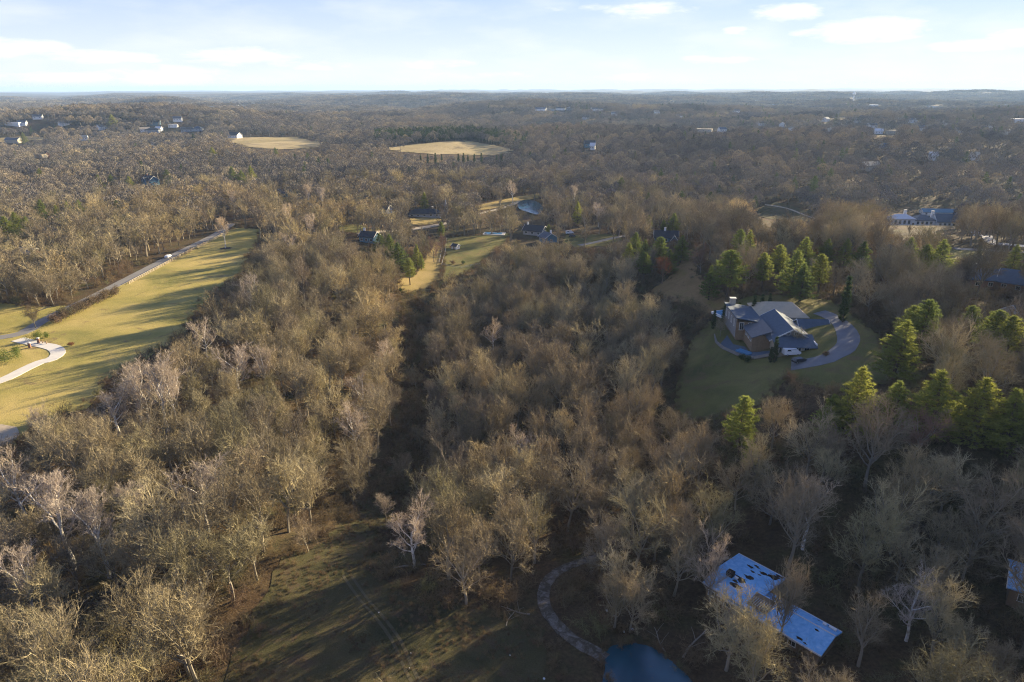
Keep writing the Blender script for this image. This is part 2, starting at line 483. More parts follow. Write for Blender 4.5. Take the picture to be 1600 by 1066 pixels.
C_MIDR = [(884, 368), (960, 366), (975, 374), (950, 384), (900, 386), (880, 380)]
C_F1 = [(606, 231), (650, 226), (725, 221), (745, 222), (782, 230), (807, 235), (790, 241), (740, 243), (680, 241), (640, 239), (610, 235)]
C_F2 = [(354, 216), (463, 214), (506, 223), (497, 231), (440, 234), (397, 231), (364, 224)]
C_F3 = [(-20, 217), (45, 213), (74, 215), (62, 219), (20, 221), (-20, 224)]
C_G2 = [(640, 342), (676, 338), (690, 344), (676, 350), (645, 352)]
C_G3 = [(742, 322), (770, 316), (805, 308), (842, 302), (846, 308), (812, 316), (775, 325), (745, 330)]
C_G4 = [(530, 352), (560, 350), (575, 356), (560, 364), (530, 362)]
C_POND2 = [(806, 318), (822, 311), (842, 316), (850, 328), (842, 340), (826, 334), (812, 330)]
C_BLUEH = [(1095, 900), (1160, 858), (1235, 895), (1225, 915), (1325, 980), (1280, 1022), (1175, 950), (1115, 925)]
C_POND = [(944, 1012), (985, 1003), (1022, 1012), (1052, 1036), (1085, 1066), (1110, 1130), (925, 1130), (946, 1050)]
C_TRACK = [(838, 930), (842, 903), (865, 884), (905, 866), (955, 858), (960, 878), (905, 890), (882, 903), (868, 925), (870, 950), (888, 975), (930, 1006), (950, 1022), (936, 1036), (900, 1018), (860, 982)]
C_MANS = [(1385, 350), (1395, 328), (1440, 318), (1485, 322), (1490, 345), (1478, 356)]
C_TR2 = [(1530, 368), (1560, 372), (1600, 384), (1600, 392), (1560, 386)]
C_VALE = [(1190, 322), (1215, 316), (1262, 330), (1285, 342), (1262, 346), (1200, 342), (1180, 336)]
# where crowns would hide what the photograph shows open
OPEN = [C_MEADOW, C_LOWER, C_LAWN, C_GOLD, C_HOUSE, C_LEAFY, C_TOPR, C_MIDR, C_F1, C_F2, C_F3, C_G2, C_G3, C_G4, C_POND2, C_BLUEH, C_POND, C_TRACK, C_MANS, C_TR2, C_VALE]
OPENG = [G(p) for p in OPEN]
SUBURB = [(1000, 186), (1062, 184), (1082, 192), (1150, 176), (1168, 186), (1205, 180), (1222, 198), (1236, 204), (1262, 186), (1290, 190), (1318, 182), (1296, 206), (1340, 192), (1398, 186), (1426, 192),
          (1452, 184), (1478, 196), (1508, 188), (1530, 178), (1548, 200), (1572, 210), (1120, 168), (1210, 166), (1262, 172), (960, 180), (915, 186), (985, 168), (1440, 204), (1500, 208), (1362, 200),
          (100, 196), (160, 202), (60, 186), (400, 176), (330, 170), (370, 166), (395, 164), (348, 163), (1050, 160), (1180, 160)]
# gaps in the trees through which the photograph shows houses: left, right, top, bottom
GAPS = [(814, 866, 346, 380), (1022, 1056, 352, 380), (1360, 1392, 384, 397), (640, 684, 328, 338), (566, 586, 362, 380), (596, 608, 326, 334), (221, 254, 272, 288), (440, 454, 297, 306), (40, 52, 390, 398),
        (357, 376, 205, 216), (1524, 1600, 428, 450), (1588, 1602, 478, 505), (1588, 1602, 872, 930), (1148, 1290, 470, 560), (1128, 1152, 478, 505), (1385, 1490, 318, 352), (8, 46, 190, 197), (8, 36, 216, 223),
        (50, 80, 241, 247), (126, 138, 211, 219), (218, 318, 196, 207), (270, 286, 184, 189), (238, 248, 227, 232), (284, 292, 229, 233), (912, 932, 220, 235), (1088, 1136, 199, 206), (1184, 1196, 191, 196), (1364, 1402, 202, 209),
        (1584, 1602, 181, 191), (1453, 1461, 246, 250), (1517, 1525, 246, 250), (1350, 1366, 261, 266), (1358, 1372, 162, 166), (1452, 1474, 164, 168), (1400, 1417, 170, 174), (1570, 1584, 162, 165), (838, 900, 168, 173), (926, 948, 169, 173), (1020, 1032, 174, 178),
        (255, 272, 396, 406), (692, 703, 318, 333), (1326, 1340, 150, 158), (884, 900, 360, 372), (337, 355, 362, 398), (1518, 1532, 358, 366)] + [(u - 4, u + 4, v - 4, v) for u, v in SUBURB]
GAPS = np.array(GAPS, float)
(GM, GL, GLA, GGO, GH, GLE, GTR, GMI, GF1, GF2, GF3, GG2, GG3, GG4, GP2, GBH, GPO, GTK, GMA, GT2, GVA) = OPENG
drape('meadow', GM, 'meadow_grass', .10, 'dormant tan-green meadow beside the country road', amp=.8)
drape('clearing', GL, 'shade_dark_grass', .10, 'shaded rough grass clearing running up between the woods', amp=.6)
drape('lawn', GLA, 'lawn_grass', .12, 'green mown lawn with a small shed', amp=.4)
drape('grass_strip', GGO, 'gold_grass', .10, 'golden dry grass strip beside the fenced lawn', amp=.5)
drape('house_lawn', GH, 'lawn_grass', .10, 'shaded lawn around the many-roofed house', amp=.5)
drape('leafy_clearing', GLE, 'leafy_ground', .12, 'russet leaf-covered ground behind the house', amp=.5)
drape('roadside_lawn', GTR, 'lawn_grass', .12, 'bright green lawn by the road at the right', amp=.4)
drape('driveway_lawn', GMI, 'lawn_grass', .12, 'green lawn by the driveway in the trees', amp=.4)
drape('far_field', GF1, 'far_field', .5, 'pale hay field in front of the dark conifer belt', step=14, amp=5)
drape('ridge_field', GF2, 'far_field', .5, 'tan stubble field on the far left ridge', step=14, amp=5)
drape('side_field', GF3, 'far_field', .5, 'pale field strip at the far left', step=14, amp=2)
drape('verge', GG2, 'gold_grass', .12, 'golden grass verge above the stone drive', amp=.4)
drape('pond_bank', GG3, 'gold_grass', .12, 'golden bank above the small pond', amp=.4)
drape('yard', GG4, 'lawn_grass', .12, 'green yard beside the dark roofed house', amp=.4)
drape('valley_grass', GVA, 'shade_dark_grass', .12, 'dark green grass in the shaded valley', amp=.8)

def ribbon(name, pix, width, mat, label, off=.18, pts=None, kind='structure', kerb=0.0):
    P = [np.array(p) for p in (pts or G(pix))]
    # Catmull-Rom through the points
    Q = []
    n = len(P)
    for i in range(n - 1):
        p0, p1, p2, p3 = P[max(0, i - 1)], P[i], P[i + 1], P[min(n - 1, i + 2)]
        k = max(2, int(np.linalg.norm(p2 - p1) / 2.5))
        for j in range(k):
            t_ = j / k
            Q.append(.5 * (2 * p1 + (p2 - p0) * t_ + (2 * p0 - 5 * p1 + 4 * p2 - p3) * t_ ** 2 + (3 * p1 - p0 - 3 * p2 + p3) * t_ ** 3))
    Q.append(P[-1]); Q = np.array(Q)
    T = np.gradient(Q, axis=0); T /= np.linalg.norm(T, axis=1)[:, None] + 1e-9
    N = np.stack([-T[:, 1], T[:, 0]], 1)
    r_ = np.random.default_rng(len(Q))
    wv = 1 + r_.normal(0, .035, len(Q))
    offs = [-.5, -.5, -.17, .17, .5, .5]
    vs = []
    for i in range(len(Q)):
        for j, o_ in enumerate(offs):
            p = Q[i] + N[i] * o_ * width * (wv[i] if abs(o_) == .5 else 1)
            vs.append((p[0], p[1], gz(*p) + (off if 0 < j < 5 else -.25)))
    fs = []
    for i in range(len(Q) - 1):
        for j in range(5):
            fs.append((i * 6 + j, i * 6 + j + 1, i * 6 + j + 7, i * 6 + j + 6))
    mb = MB(); mb.add(vs, fs)
    o = link(name, mb.mesh(name, [mat], False))
    if kind: tag(o, label, kind=kind)
    return o, Q, N

road, ROADQ, ROADN = ribbon('country_road', [(-40, 535), (0, 528), (35, 521), (62, 505), (95, 488), (140, 467), (185, 444), (262, 404), (335, 368), (362, 350)], 5.4, 'asphalt',
                            'grey country road climbing past the meadow')
_, DRQ, _ = ribbon('driveway', [(28, 531), (58, 538), (84, 544), (91, 553), (80, 562), (62, 567), (40, 577), (10, 592), (-30, 606)], 4.6, 'concrete',
       'bright concrete driveway winding past the brick gate posts', off=.22)
ribbon('gravel_track', [(945, 868), (905, 879), (872, 893), (852, 915), (850, 945), (866, 972), (895, 1000), (928, 1018), (946, 1030)], 2.5, 'track_gravel',
       'pale gravel track curving down to the pond', off=.14)
_, HDQ, _ = ribbon('circular_drive', [(1236, 572), (1262, 568), (1292, 561), (1318, 546), (1326, 528), (1316, 508), (1296, 494), (1280, 488)], 6.4, 'pale_asphalt',
       'blue-grey circular drive beside the many-roofed house', off=.18)
ribbon('stone_drive', [(560, 366), (600, 362), (640, 359), (672, 354), (700, 349)], 5.5, 'stone', 'pale drive behind the pines', off=.18)
ribbon('lane', [(700, 346), (740, 336), (790, 324), (812, 314)], 4.0, 'stone', 'narrow pale lane leading to the small pond', off=.16)
ribbon('wood_drive', [(905, 384), (935, 378), (965, 371), (1000, 366)], 4.5, 'asphalt', 'grey drive on the green lawn in the trees', off=.2)
ribbon('bright_drive', [(1528, 366), (1545, 374), (1572, 382), (1600, 385), (1640, 388)], 5, 'concrete', 'bright driveway near the right edge', off=.2)
ribbon('right_road', [(1490, 389), (1530, 391), (1600, 395), (1700, 400)], 5, 'asphalt', 'road above the bright lawn at the right', off=.2)
ribbon('valley_path', [(1195, 320), (1230, 326), (1262, 338), (1290, 346)], 3, 'stone', 'pale path crossing the shaded valley', off=.2)
for k_ in (0, 13):
    ribbon('wheel_track', [(536 + k_, 900), (560 + k_, 935), (586 + k_, 965), (612 + k_, 1000), (630 + k_, 1040), (648 + k_, 1075), (676 + k_, 1110)], .6, 'dirt', 'worn wheel rut across the lower clearing', off=.12)
drape('sandy_patch', G([(-40, 672), (0, 664), (25, 668), (32, 680), (18, 694), (-20, 706)]), 'sand', .16, 'bare sandy patch at the meadow edge', amp=.3)

def pond(name, poly, label):
    for _ in range(3): poly = [tuple(np.array(a) * w_ + np.array(b) * (1 - w_)) for a, b in zip(poly, poly[1:] + poly[:1]) for w_ in (.75, .25)]
    n = wob(poly, .08, 5, 1.5)
    z = min(gz(*p) for p in n) + .16
    mb = MB(); mb.add([(x, y, max(z, gz(x, y) + .14)) for x, y in n], [tuple(range(len(n)))])
    V = [Vector(p) for p in n]
    r_ = geometry.delaunay_2d_cdt(V, [], [list(range(len(n)))], 1, 1e-4)
    zz = max(gz(*p) for p in n) + .12
    mb = MB(); mb.add([(v.x, v.y, zz) for v in r_[0]], [tuple(f) for f in r_[2]])
    return tag(link(name, mb.mesh(name, ['water'])), label, kind='structure')
pond('pond', GPO, 'dark blue pond at the foot of the gravel track')
pond('far_pond', GP2, 'small blue pond half hidden behind bare trees')

# ------------------------------------------------------------------ trees: shapes
def unit(v): return v / (np.linalg.norm(v) + 1e-9)
def slivers(rs, p, d, L, w):
    """k tapering twig blades: p base (k,3), d direction (k,3), L length (k,), w width (k,)"""
    k = len(p)
    r_ = rs.normal(size=(k, 3)); s = np.cross(d, r_); s /= np.linalg.norm(s, axis=1)[:, None] + 1e-9
    a = p + s * w[:, None] * .5; b = p - s * w[:, None] * .5; c = p + d * L[:, None]
    return np.stack([a, b, c], 1)
def bare(seed, H, spread, lod, form='round', fork=.4, limbs=9):
    """a leafless tree: trunk mesh (trunk, limbs) and crown mesh (branches and twigs). lod 0 near, 1 middle, 2 far"""
    rs = np.random.default_rng(seed)
    T, K = MB(), MB()
    lean = rs.normal(0, .04, 2)
    r0 = H * .017 * (1 + .2 * rs.random())
    top = H * (fork + .25)
    n = 7
    tp = np.array([[lean[0] * z * 1.0 + .012 * H * math.sin(z * .5 + seed), lean[1] * z + .012 * H * math.cos(z * .4 + seed), z] for z in np.linspace(-.4, top, n)])
    tr = np.linspace(r0 * 1.25, r0 * .42, n)
    wm = (1.15, 1.8, 4.2)[lod]
    T.tube(tp, tr * (1, 1.2, 1.6)[lod], (6, 4, 3)[lod])
    nl = (limbs, max(6, limbs - 1), 6)[lod]
    n2, n3 = ((7, 6), (5, 4), (4, 3))[lod]
    tips_p, tips_d, tips_l = [], [], []
    ga = rs.random() * 6.28
    for i in range(nl):
        f = (i + .4) / nl
        z = H * (fork + (.25) * f) if form != 'wide' else H * (fork * .8 + .3 * f)
        base = np.array([np.interp(z, tp[:, 2], tp[:, 0]), np.interp(z, tp[:, 2], tp[:, 1]), z])
        ga += 2.4 + rs.normal(0, .35)
        out_ = np.array([math.cos(ga), math.sin(ga), 0])
        tilt = {'round': .95 - .62 * f, 'narrow': .55 - .35 * f, 'wide': 1.15 - .55 * f}[form] + rs.normal(0, .08)
        d = out_ * math.sin(tilt) + np.array([0, 0, 1]) * math.cos(tilt)
        # length so that the limb ends on the crown's outline
        L = (spread / max(.35, math.sin(tilt)) * .72) if tilt > .5 else (H - z) * .9
        L = min(L, (H - z) * 1.0 / max(.25, math.cos(tilt)) * .95, H * .6) * (1 + rs.normal(0, .1))
        pts = [base]; dd = d.copy(); ns = 5
        for j in range(ns):
            dd = unit(dd + rs.normal(0, .13, 3) + np.array([0, 0, .10]))
            pts.append(pts[-1] + dd * L / ns)
        pts = np.array(pts); rr = np.linspace(r0 * .5, r0 * .13, ns + 1) * (1, 1.2, 1.8)[lod]
        T.tube(pts, rr, (4, 3, 3)[lod])
        for a in range(n2):
            g = .25 + .75 * (a + rs.random() * .8) / n2
            k = min(ns - 1, int(g * ns)); q = pts[k] + (pts[k + 1] - pts[k]) * (g * ns - k)
            ld = unit(pts[k + 1] - pts[k])
            sd = unit(np.cross(ld, rs.normal(size=3)))
            d2 = unit(ld * .75 + sd * .75 + np.array([0, 0, .28]))
            L2 = L * .48 * (1.15 - .45 * g) * (1 + rs.normal(0, .15))
            p2 = [q]; e = d2
            for j in range(3):
                e = unit(e + rs.normal(0, .16, 3) + np.array([0, 0, .10])); p2.append(p2[-1] + e * L2 / 3)
            p2 = np.array(p2)
            if lod < 2: K.tube(p2, np.linspace(r0 * .21, r0 * .08, 4) * (1, 1.5)[lod], 3)
            else: K.tris(slivers(rs, p2[:1], unit(p2[-1] - p2[0])[None], np.array([L2]), np.array([r0 * .6])))
            for b in range(n3):
                h = .2 + .8 * (b + rs.random() * .7) / n3
                k2 = min(2, int(h * 3)); s_ = p2[k2] + (p2[k2 + 1] - p2[k2]) * (h * 3 - k2)
                l2 = unit(p2[k2 + 1] - p2[k2])
                d3 = unit(l2 * .8 + unit(np.cross(l2, rs.normal(size=3))) * .8 + np.array([0, 0, .25]))
                L3 = L2 * .55 * (1.1 - .4 * h) * (1 + rs.normal(0, .2))
                tips_p.append(s_); tips_d.append(d3); tips_l.append(max(.6, L3))
        # limb end leader
        tips_p.append(pts[-1]); tips_d.append(dd); tips_l.append(H * .07)
    # leader tip
    for j in range(4):
        tips_p.append(tp[-1]); tips_d.append(unit(np.array([rs.normal(0, .5), rs.normal(0, .5), 1.0]))); tips_l.append(H * .16)
    P = np.array(tips_p); D = np.array(tips_d); L = np.array(tips_l)
    K.tris(slivers(rs, P, D, L, np.full(len(P), .095 * wm)))
    m1 = (7, 7, 6)[lod]; m2 = (2, 1, 0)[lod]
    for a in range(m1):
        h = rs.random(len(P)) * .85 + .15
        q = P + D * (L * h)[:, None]
        d4 = D * .9 + rs.normal(0, .55, P.shape) + np.array([0, 0, .22]); d4 /= np.linalg.norm(d4, axis=1)[:, None]
        L4 = np.maximum(.5, L * .55 * rs.uniform(.6, 1.3, len(P)))
        K.tris(slivers(rs, q, d4, L4, np.full(len(P), .046 * wm)))
        for b in range(m2):
            h2 = rs.random(len(P)) * .8 + .2
            q2 = q + d4 * (L4 * h2)[:, None]
            d5 = d4 * .9 + rs.normal(0, .55, P.shape) + np.array([0, 0, .15]); d5 /= np.linalg.norm(d5, axis=1)[:, None]
            K.tris(slivers(rs, q2, d5, np.maximum(.4, L4 * .6), np.full(len(P), .026 * wm)))
    return T, K
def shell_tree(seed, H, spread, lump=5):
    """a distant leafless crown: a lumpy dome of twig-spray faces on a short trunk"""
    rs = np.random.default_rng(seed); T, K = MB(), MB()
    T.tube([(0, 0, -.5), (0, 0, H * .5)], [H * .02, H * .012], 3)
    n = 420
    u = rs.normal(size=(n, 3)); u /= np.linalg.norm(u, axis=1)[:, None]; u[:, 2] = np.abs(u[:, 2]) * 1.0 - .25
    c = rs.normal(size=(lump, 3)); c[:, 2] = np.abs(c[:, 2]); c /= np.linalg.norm(c, axis=1)[:, None]
    bump_ = 1 + .22 * np.max(u @ c.T, axis=1) ** 6 - .10 * rs.random(n)
    p = u * bump_[:, None] * np.array([spread, spread, H * .48]) + np.array([0, 0, H * .5])
    d = unit_rows(u * .5 + rs.normal(0, .35, u.shape) + np.array([0, 0, .55]))
    s_ = unit_rows(np.cross(d, u) + rs.normal(0, .35, u.shape))
    L = rs.uniform(.8, 1.9, n); w = rs.uniform(.32, .75, n)
    K.tris(np.stack([p + s_ * w[:, None] * .5 - d * L[:, None] * .4, p - s_ * w[:, None] * .5 - d * L[:, None] * .4, p + d * L[:, None] * .6], 1))
    return T, K
def unit_rows(a): return a / (np.linalg.norm(a, axis=1)[:, None] + 1e-9)
def pine(seed, H, rad, lod, form='cone'):
    rs = np.random.default_rng(seed)
    T, K = MB(), MB()
    r0 = H * .016
    zs = np.linspace(-.3, H * .97, 7)
    T.tube(np.stack([.01 * H * np.sin(zs * .3 + seed), .01 * H * np.cos(zs * .25), zs], 1), np.linspace(r0 * 1.2, .04, 7), (6, 4, 3)[lod])
    nw = int(H / (.75, 1.1, 1.6)[lod]); z0 = {'cone': .1, 'tall': .3, 'cedar': .02}[form] * H
    ga = 0.0
    tp, td = [], []
    for i in range(nw):
        f = i / (nw - 1); z = z0 + (H * .98 - z0) * f
        prof = {'cone': (1 - f) ** .75 * (.75 + .25 * min(1, f * 6)), 'tall': (1 - f) ** .55 * (.6 + .4 * min(1, f * 3)), 'cedar': (1 - f) ** .6 * min(1, .5 + f * 3)}[form]
        nb = (6, 5, 4)[lod]
        for b in range(nb):
            ga += 6.283 / nb + rs.normal(0, .25)
            Lb = max(.35, rad * prof * rs.uniform(.62, 1.18))
            up = {'cone': .15, 'tall': .05, 'cedar': .9}[form] + .5 * f
            d = unit(np.array([math.cos(ga), math.sin(ga), up + rs.normal(0, .12)]))
            base = np.array([0, 0, z]); end = base + d * Lb + np.array([0, 0, .12 * Lb])
            if lod < 2: T.tube([base, base + d * Lb * .55 - np.array([0, 0, .05 * Lb]), end], [r0 * .22, r0 * .15, .02], 3)
            nt = max(2, int(Lb * (3.2, 1.7, .9)[lod]) + 1)
            for k in range(nt):
                h = .3 + .75 * (k + rs.random()) / nt
                q = base + (end - base) * h
                w = .24 * Lb * (1.25 - h)
                side = np.array([-d[1], d[0], 0]) * rs.normal(0, w) + np.array([0, 0, rs.normal(.05, .12)])
                tp.append(q + side); td.append(unit(d + np.array([0, 0, .45])))
    P = np.array(tp); D = np.array(td)
    per = (16, 9, 6)[lod]; ln = (.62, .9, 1.5)[lod]; wd = (.10, .2, .5)[lod]
    for a in range(per):
        d = D * .7 + rs.normal(0, .62, P.shape); d /= np.linalg.norm(d, axis=1)[:, None]
        K.tris(slivers(rs, P - d * .1, d, np.full(len(P), ln) * rs.uniform(.7, 1.3, len(P)), np.full(len(P), wd)))
    return T, K
def brush(seed, H, rad, dense=1.0):
    rs = np.random.default_rng(seed); K = MB()
    n = int(16 * dense)
    P = np.stack([rs.normal(0, rad * .3, n), rs.normal(0, rad * .3, n), np.zeros(n) - .1], 1)
    D = np.stack([rs.normal(0, .5, n), rs.normal(0, .5, n), np.ones(n)], 1); D /= np.linalg.norm(D, axis=1)[:, None]
    L = H * rs.uniform(.6, 1.1, n)
    K.tris(slivers(rs, P, D, L, np.full(n, .09)))
    for a in range(12):
        h = rs.random(n) * .8 + .15; q = P + D * (L * h)[:, None]
        d = D * .6 + rs.normal(0, .6, P.shape); d /= np.linalg.norm(d, axis=1)[:, None]
        l = L * .4 * rs.uniform(.6, 1.2, n)
        K.tris(slivers(rs, q, d, l, np.full(n, .05)))
        for b in range(4):
            q2 = q + d * (l * rs.random(n))[:, None]; d2 = d * .7 + rs.normal(0, .7, P.shape); d2 /= np.linalg.norm(d2, axis=1)[:, None]
            K.tris(slivers(rs, q2, d2, l * .6, np.full(n, .04)))
    return K
def leaf_cloud(seed, c, r, n, size, K=None):
    """small leaf faces spread through a lumpy volume"""
    rs = np.random.default_rng(seed); K = K or MB()
    lumps = rs.normal(0, .5, (9, 3)) * np.array(r); lumps[:, 2] = np.abs(lumps[:, 2]) * .9
    k = rs.integers(0, 9, n)
    p = lumps[k] + rs.normal(0, .33, (n, 3)) * np.array(r) + np.array(c)
    p[:, 2] = np.maximum(p[:, 2], .05)
    d = rs.normal(size=(n, 3)); d /= np.linalg.norm(d, axis=1)[:, None]
    K.tris(slivers(rs, p, d, np.full(n, size) * rs.uniform(.6, 1.3, n), np.full(n, size * .6)))
    return K

# variants: (trunk mesh, crown mesh, height, spread)
SPEC = [('round', 18, 7.0, .24, 11), ('round', 17, 6.2, .28, 10), ('narrow', 19, 5.2, .30, 10), ('round', 16, 6.6, .20, 11), ('narrow', 17, 4.8, .26, 10),
        ('wide', 18, 8.6, .22, 12), ('round', 20, 7.6, .25, 12), ('narrow', 13, 4.0, .22, 9)]
BARE = []; BARE_RAW = {0: [], 1: [], 2: []}
for i, (fm, H, sp, fk, nl) in enumerate(SPEC):
    for lod in (0, 1, 2):
        if lod == 2 and i > 5: continue
        T, K = bare(100 + i, H, sp, lod, fm, fk, nl)
        BARE_RAW[lod].append((T, K))
    BARE.append((BARE_RAW[0][i][0].mesh('trunk', ['bark']), BARE_RAW[0][i][1].mesh('crown', ['twigs']), H, sp))
SYC = []
for i, (fm, H, sp, fk, nl) in enumerate([('wide', 19, 7.5, .26, 9), ('round', 20, 6.0, .32, 8), ('narrow', 19, 4.6, .36, 8)]):
    T, K = bare(300 + i, H, sp, 0, fm, fk, nl)
    # thin out the twigs: the pale limbs carry the look
    SYC.append((T.mesh('trunk', ['pale_bark']), K.mesh('crown', ['pale_twigs']), H, sp))
PINE = []
for i, (H, rd, fm) in enumerate([(16, 4.6, 'cone'), (17, 4.2, 'tall'), (15, 4.4, 'cone'), (18, 4.8, 'tall')]):
    T, K = pine(400 + i, H, rd, 0, fm); PINE.append((T.mesh('trunk', ['evergreen_bark']), K.mesh('crown', ['needles']), H, rd))
CEDAR = []
for i in range(2):
    T, K = pine(450 + i, 7, 1.5, 0, 'cedar'); CEDAR.append((T.mesh('trunk', ['evergreen_bark']), K.mesh('crown', ['dark_needles']), 7, 1.5))

def join(parts):
    """several MBs with material numbers into one mesh builder"""
    o = MB()
    for mb, mi in parts:
        v = np.concatenate(mb.v); 
        o.v.append(v); o.f += [tuple(i + o.n for i in f) for f in mb.f]; o.m += [mi] * len(mb.f); o.n += len(v)
    return o
def hidden_collection(name, meshes):
    c = bpy.data.collections.new(name)
    for i, me_ in enumerate(meshes):
        o = bpy.data.objects.new('%s_%02d' % (name, i), me_); c.objects.link(o)
    return c
def far_mesh(raws, name, mats=('bark', 'twigs')):
    return [join([(T, 0), (K, 1)]).mesh(name, list(mats)) for T, K in raws]
def patch(seed, size, n, lod_raws, kinds):
    rs = np.random.default_rng(seed); o = MB()
    for k in range(n):
        T, K = lod_raws[rs.integers(0, len(lod_raws))]
        s = rs.uniform(.75, 1.15); a = rs.random() * 6.28; c, n_ = math.cos(a), math.sin(a)
        x, y = rs.uniform(-size / 2, size / 2, 2)
        for mb, mi in ((T, 0), (K, 1)):
            v = np.concatenate(mb.v)
            w = np.stack([(v[:, 0] * c - v[:, 1] * n_) * s + x, (v[:, 0] * n_ + v[:, 1] * c) * s + y, v[:, 2] * s], 1)
            o.v.append(w); o.f += [tuple(i + o.n for i in f) for f in mb.f]; o.m += [mi] * len(mb.f); o.n += len(v)
    return o
near_v = far_mesh(BARE_RAW[0], 'bare_near'); mid_v = far_mesh(BARE_RAW[1], 'bare_mid'); SHELL = [shell_tree(800 + i, (17, 19, 15, 18, 16, 20)[i], (6.4, 7.2, 5.4, 6.0, 7.4, 6.6)[i]) for i in range(6)]
low_v = far_mesh(SHELL, 'bare_far', ('bark', 'far_twigs'))
patch_v = [patch(600 + i, 60, 24, SHELL, None).mesh('bare_patch', ['bark', 'far_twigs']) for i in range(5)]
PNEAR = [join([(T, 0), (K, 1)]).mesh('pine_mid', ['evergreen_bark', 'far_needles']) for T, K in [pine(500 + i, (15, 13, 17)[i], (4.4, 3.6, 4.6)[i], 1, ('cone', 'cone', 'tall')[i]) for i in range(3)]]
PFAR = [join([(T, 0), (K, 1)]).mesh('pine_far', ['evergreen_bark', 'far_needles' if i < 2 else 'dark_needles']) for i, (T, K) in enumerate([pine(520 + i, 14, 4.2, 2, 'cone') for i in range(4)])]
BR = [brush(700 + i, (3.2, 4.2, 2.4, 3.6)[i], (2.4, 2.8, 2.2, 2.0)[i]).mesh('brush', ['brush_twigs']) for i in range(4)]

def gn_scatter(name, pts, rot, scl, var, coll, label):
    me_ = bpy.data.meshes.new(name); me_.from_pydata([tuple(p) for p in pts], [], [])
    for nm, ty, arr in (('rot', 'FLOAT', rot), ('scl', 'FLOAT', scl), ('var', 'INT', var)):
        at = me_.attributes.new(nm, ty, 'POINT'); at.data.foreach_set('value', np.asarray(arr, dtype=np.float32 if ty == 'FLOAT' else np.int32))
    o = link(name, me_); tag(o, label, kind='stuff')
    ng = bpy.data.node_groups.new(name + '_scatter', 'GeometryNodeTree')
    ng.interface.new_socket('Geometry', in_out='INPUT', socket_type='NodeSocketGeometry')
    ng.interface.new_socket('Geometry', in_out='OUTPUT', socket_type='NodeSocketGeometry')
    N = ng.nodes; gi = N.new('NodeGroupInput'); go = N.new('NodeGroupOutput')
    iop = N.new('GeometryNodeInstanceOnPoints'); ci = N.new('GeometryNodeCollectionInfo')
    ci.inputs['Collection'].default_value = coll
    ci.inputs['Separate Children'].default_value = True; ci.inputs['Reset Children'].default_value = True
    iop.inputs['Pick Instance'].default_value = True
    def attr(nm, ty):
        a = N.new('GeometryNodeInputNamedAttribute'); a.data_type = ty; a.inputs['Name'].default_value = nm; return a.outputs['Attribute']
    cx = N.new('ShaderNodeCombineXYZ'); L = ng.links
    L.new(attr('rot', 'FLOAT'), cx.inputs[2]); L.new(cx.outputs[0], iop.inputs['Rotation'])
    L.new(attr('scl', 'FLOAT'), iop.inputs['Scale']); L.new(attr('var', 'INT'), iop.inputs['Instance Index'])
    L.new(gi.outputs[0], iop.inputs['Points']); L.new(ci.outputs[0], iop.inputs['Instance']); L.new(iop.outputs[0], go.inputs[0])
    md = o.modifiers.new('scatter', 'NODES'); md.node_group = ng
    return o

# ------------------------------------------------------------------ individually placed trees
TREES = []                                  # (x, y, radius) of all placed trees, kept clear by the wood
SIGHT = []
def place(kind, name, variants, u, v, H, label, group=None, top=True, wide=1.0, vi=None, cat='tree', mats=None):
    """(u, v): where the photograph shows the tree's top (or its foot)"""
    x, y = ground(u, v, H * .97 if top else 0)
    i = vi if vi is not None else random.randrange(len(variants))
    tm, km, h0, sp = variants[i]
    s = H / h0
    r_ = thing(name, (x, y, gz(x, y)), random.random() * 6.28, label, cat, group)
    w_ = wide * (random.uniform(.86, 1.12) if kind == 'pine' else 1)
    r_.scale = (s * w_, s * wide * (random.uniform(.86, 1.12) if kind == 'pine' else 1), s)
    if kind == 'pine': r_.rotation_euler = (random.uniform(-.05, .05), random.uniform(-.05, .05), random.random() * 6.28)
    a = link('trunk', tm, r_); b = link('crown', km, r_)
    if mats:
        for o_, m_ in ((a, mats[0]), (b, mats[1])):
            if m_:
                o_.material_slots[0].link = 'OBJECT'; o_.material_slots[0].material = MATS[m_]
    TREES.append((x, y, sp * s * wide, H))
    if kind in ('pine', 'pale', 'cedar', 'b'):
        z_ = gz(x, y); w_ = sp * s * wide * (.5 if kind != 'cedar' else .9)
        u0, v0 = project(np.array([x - w_, x + w_]), np.array([y, y]), np.array([z_ + H] * 2)); _, v1 = project(np.array([x]), np.array([y]), np.array([z_ + H * (.45 if kind != 'cedar' else .2)]))
        SIGHT.append((u0[0], u0[1], v0[0], v1[0], math.hypot(x, y)))
    return r_
S_PALE = 'pale-barked sycamores'
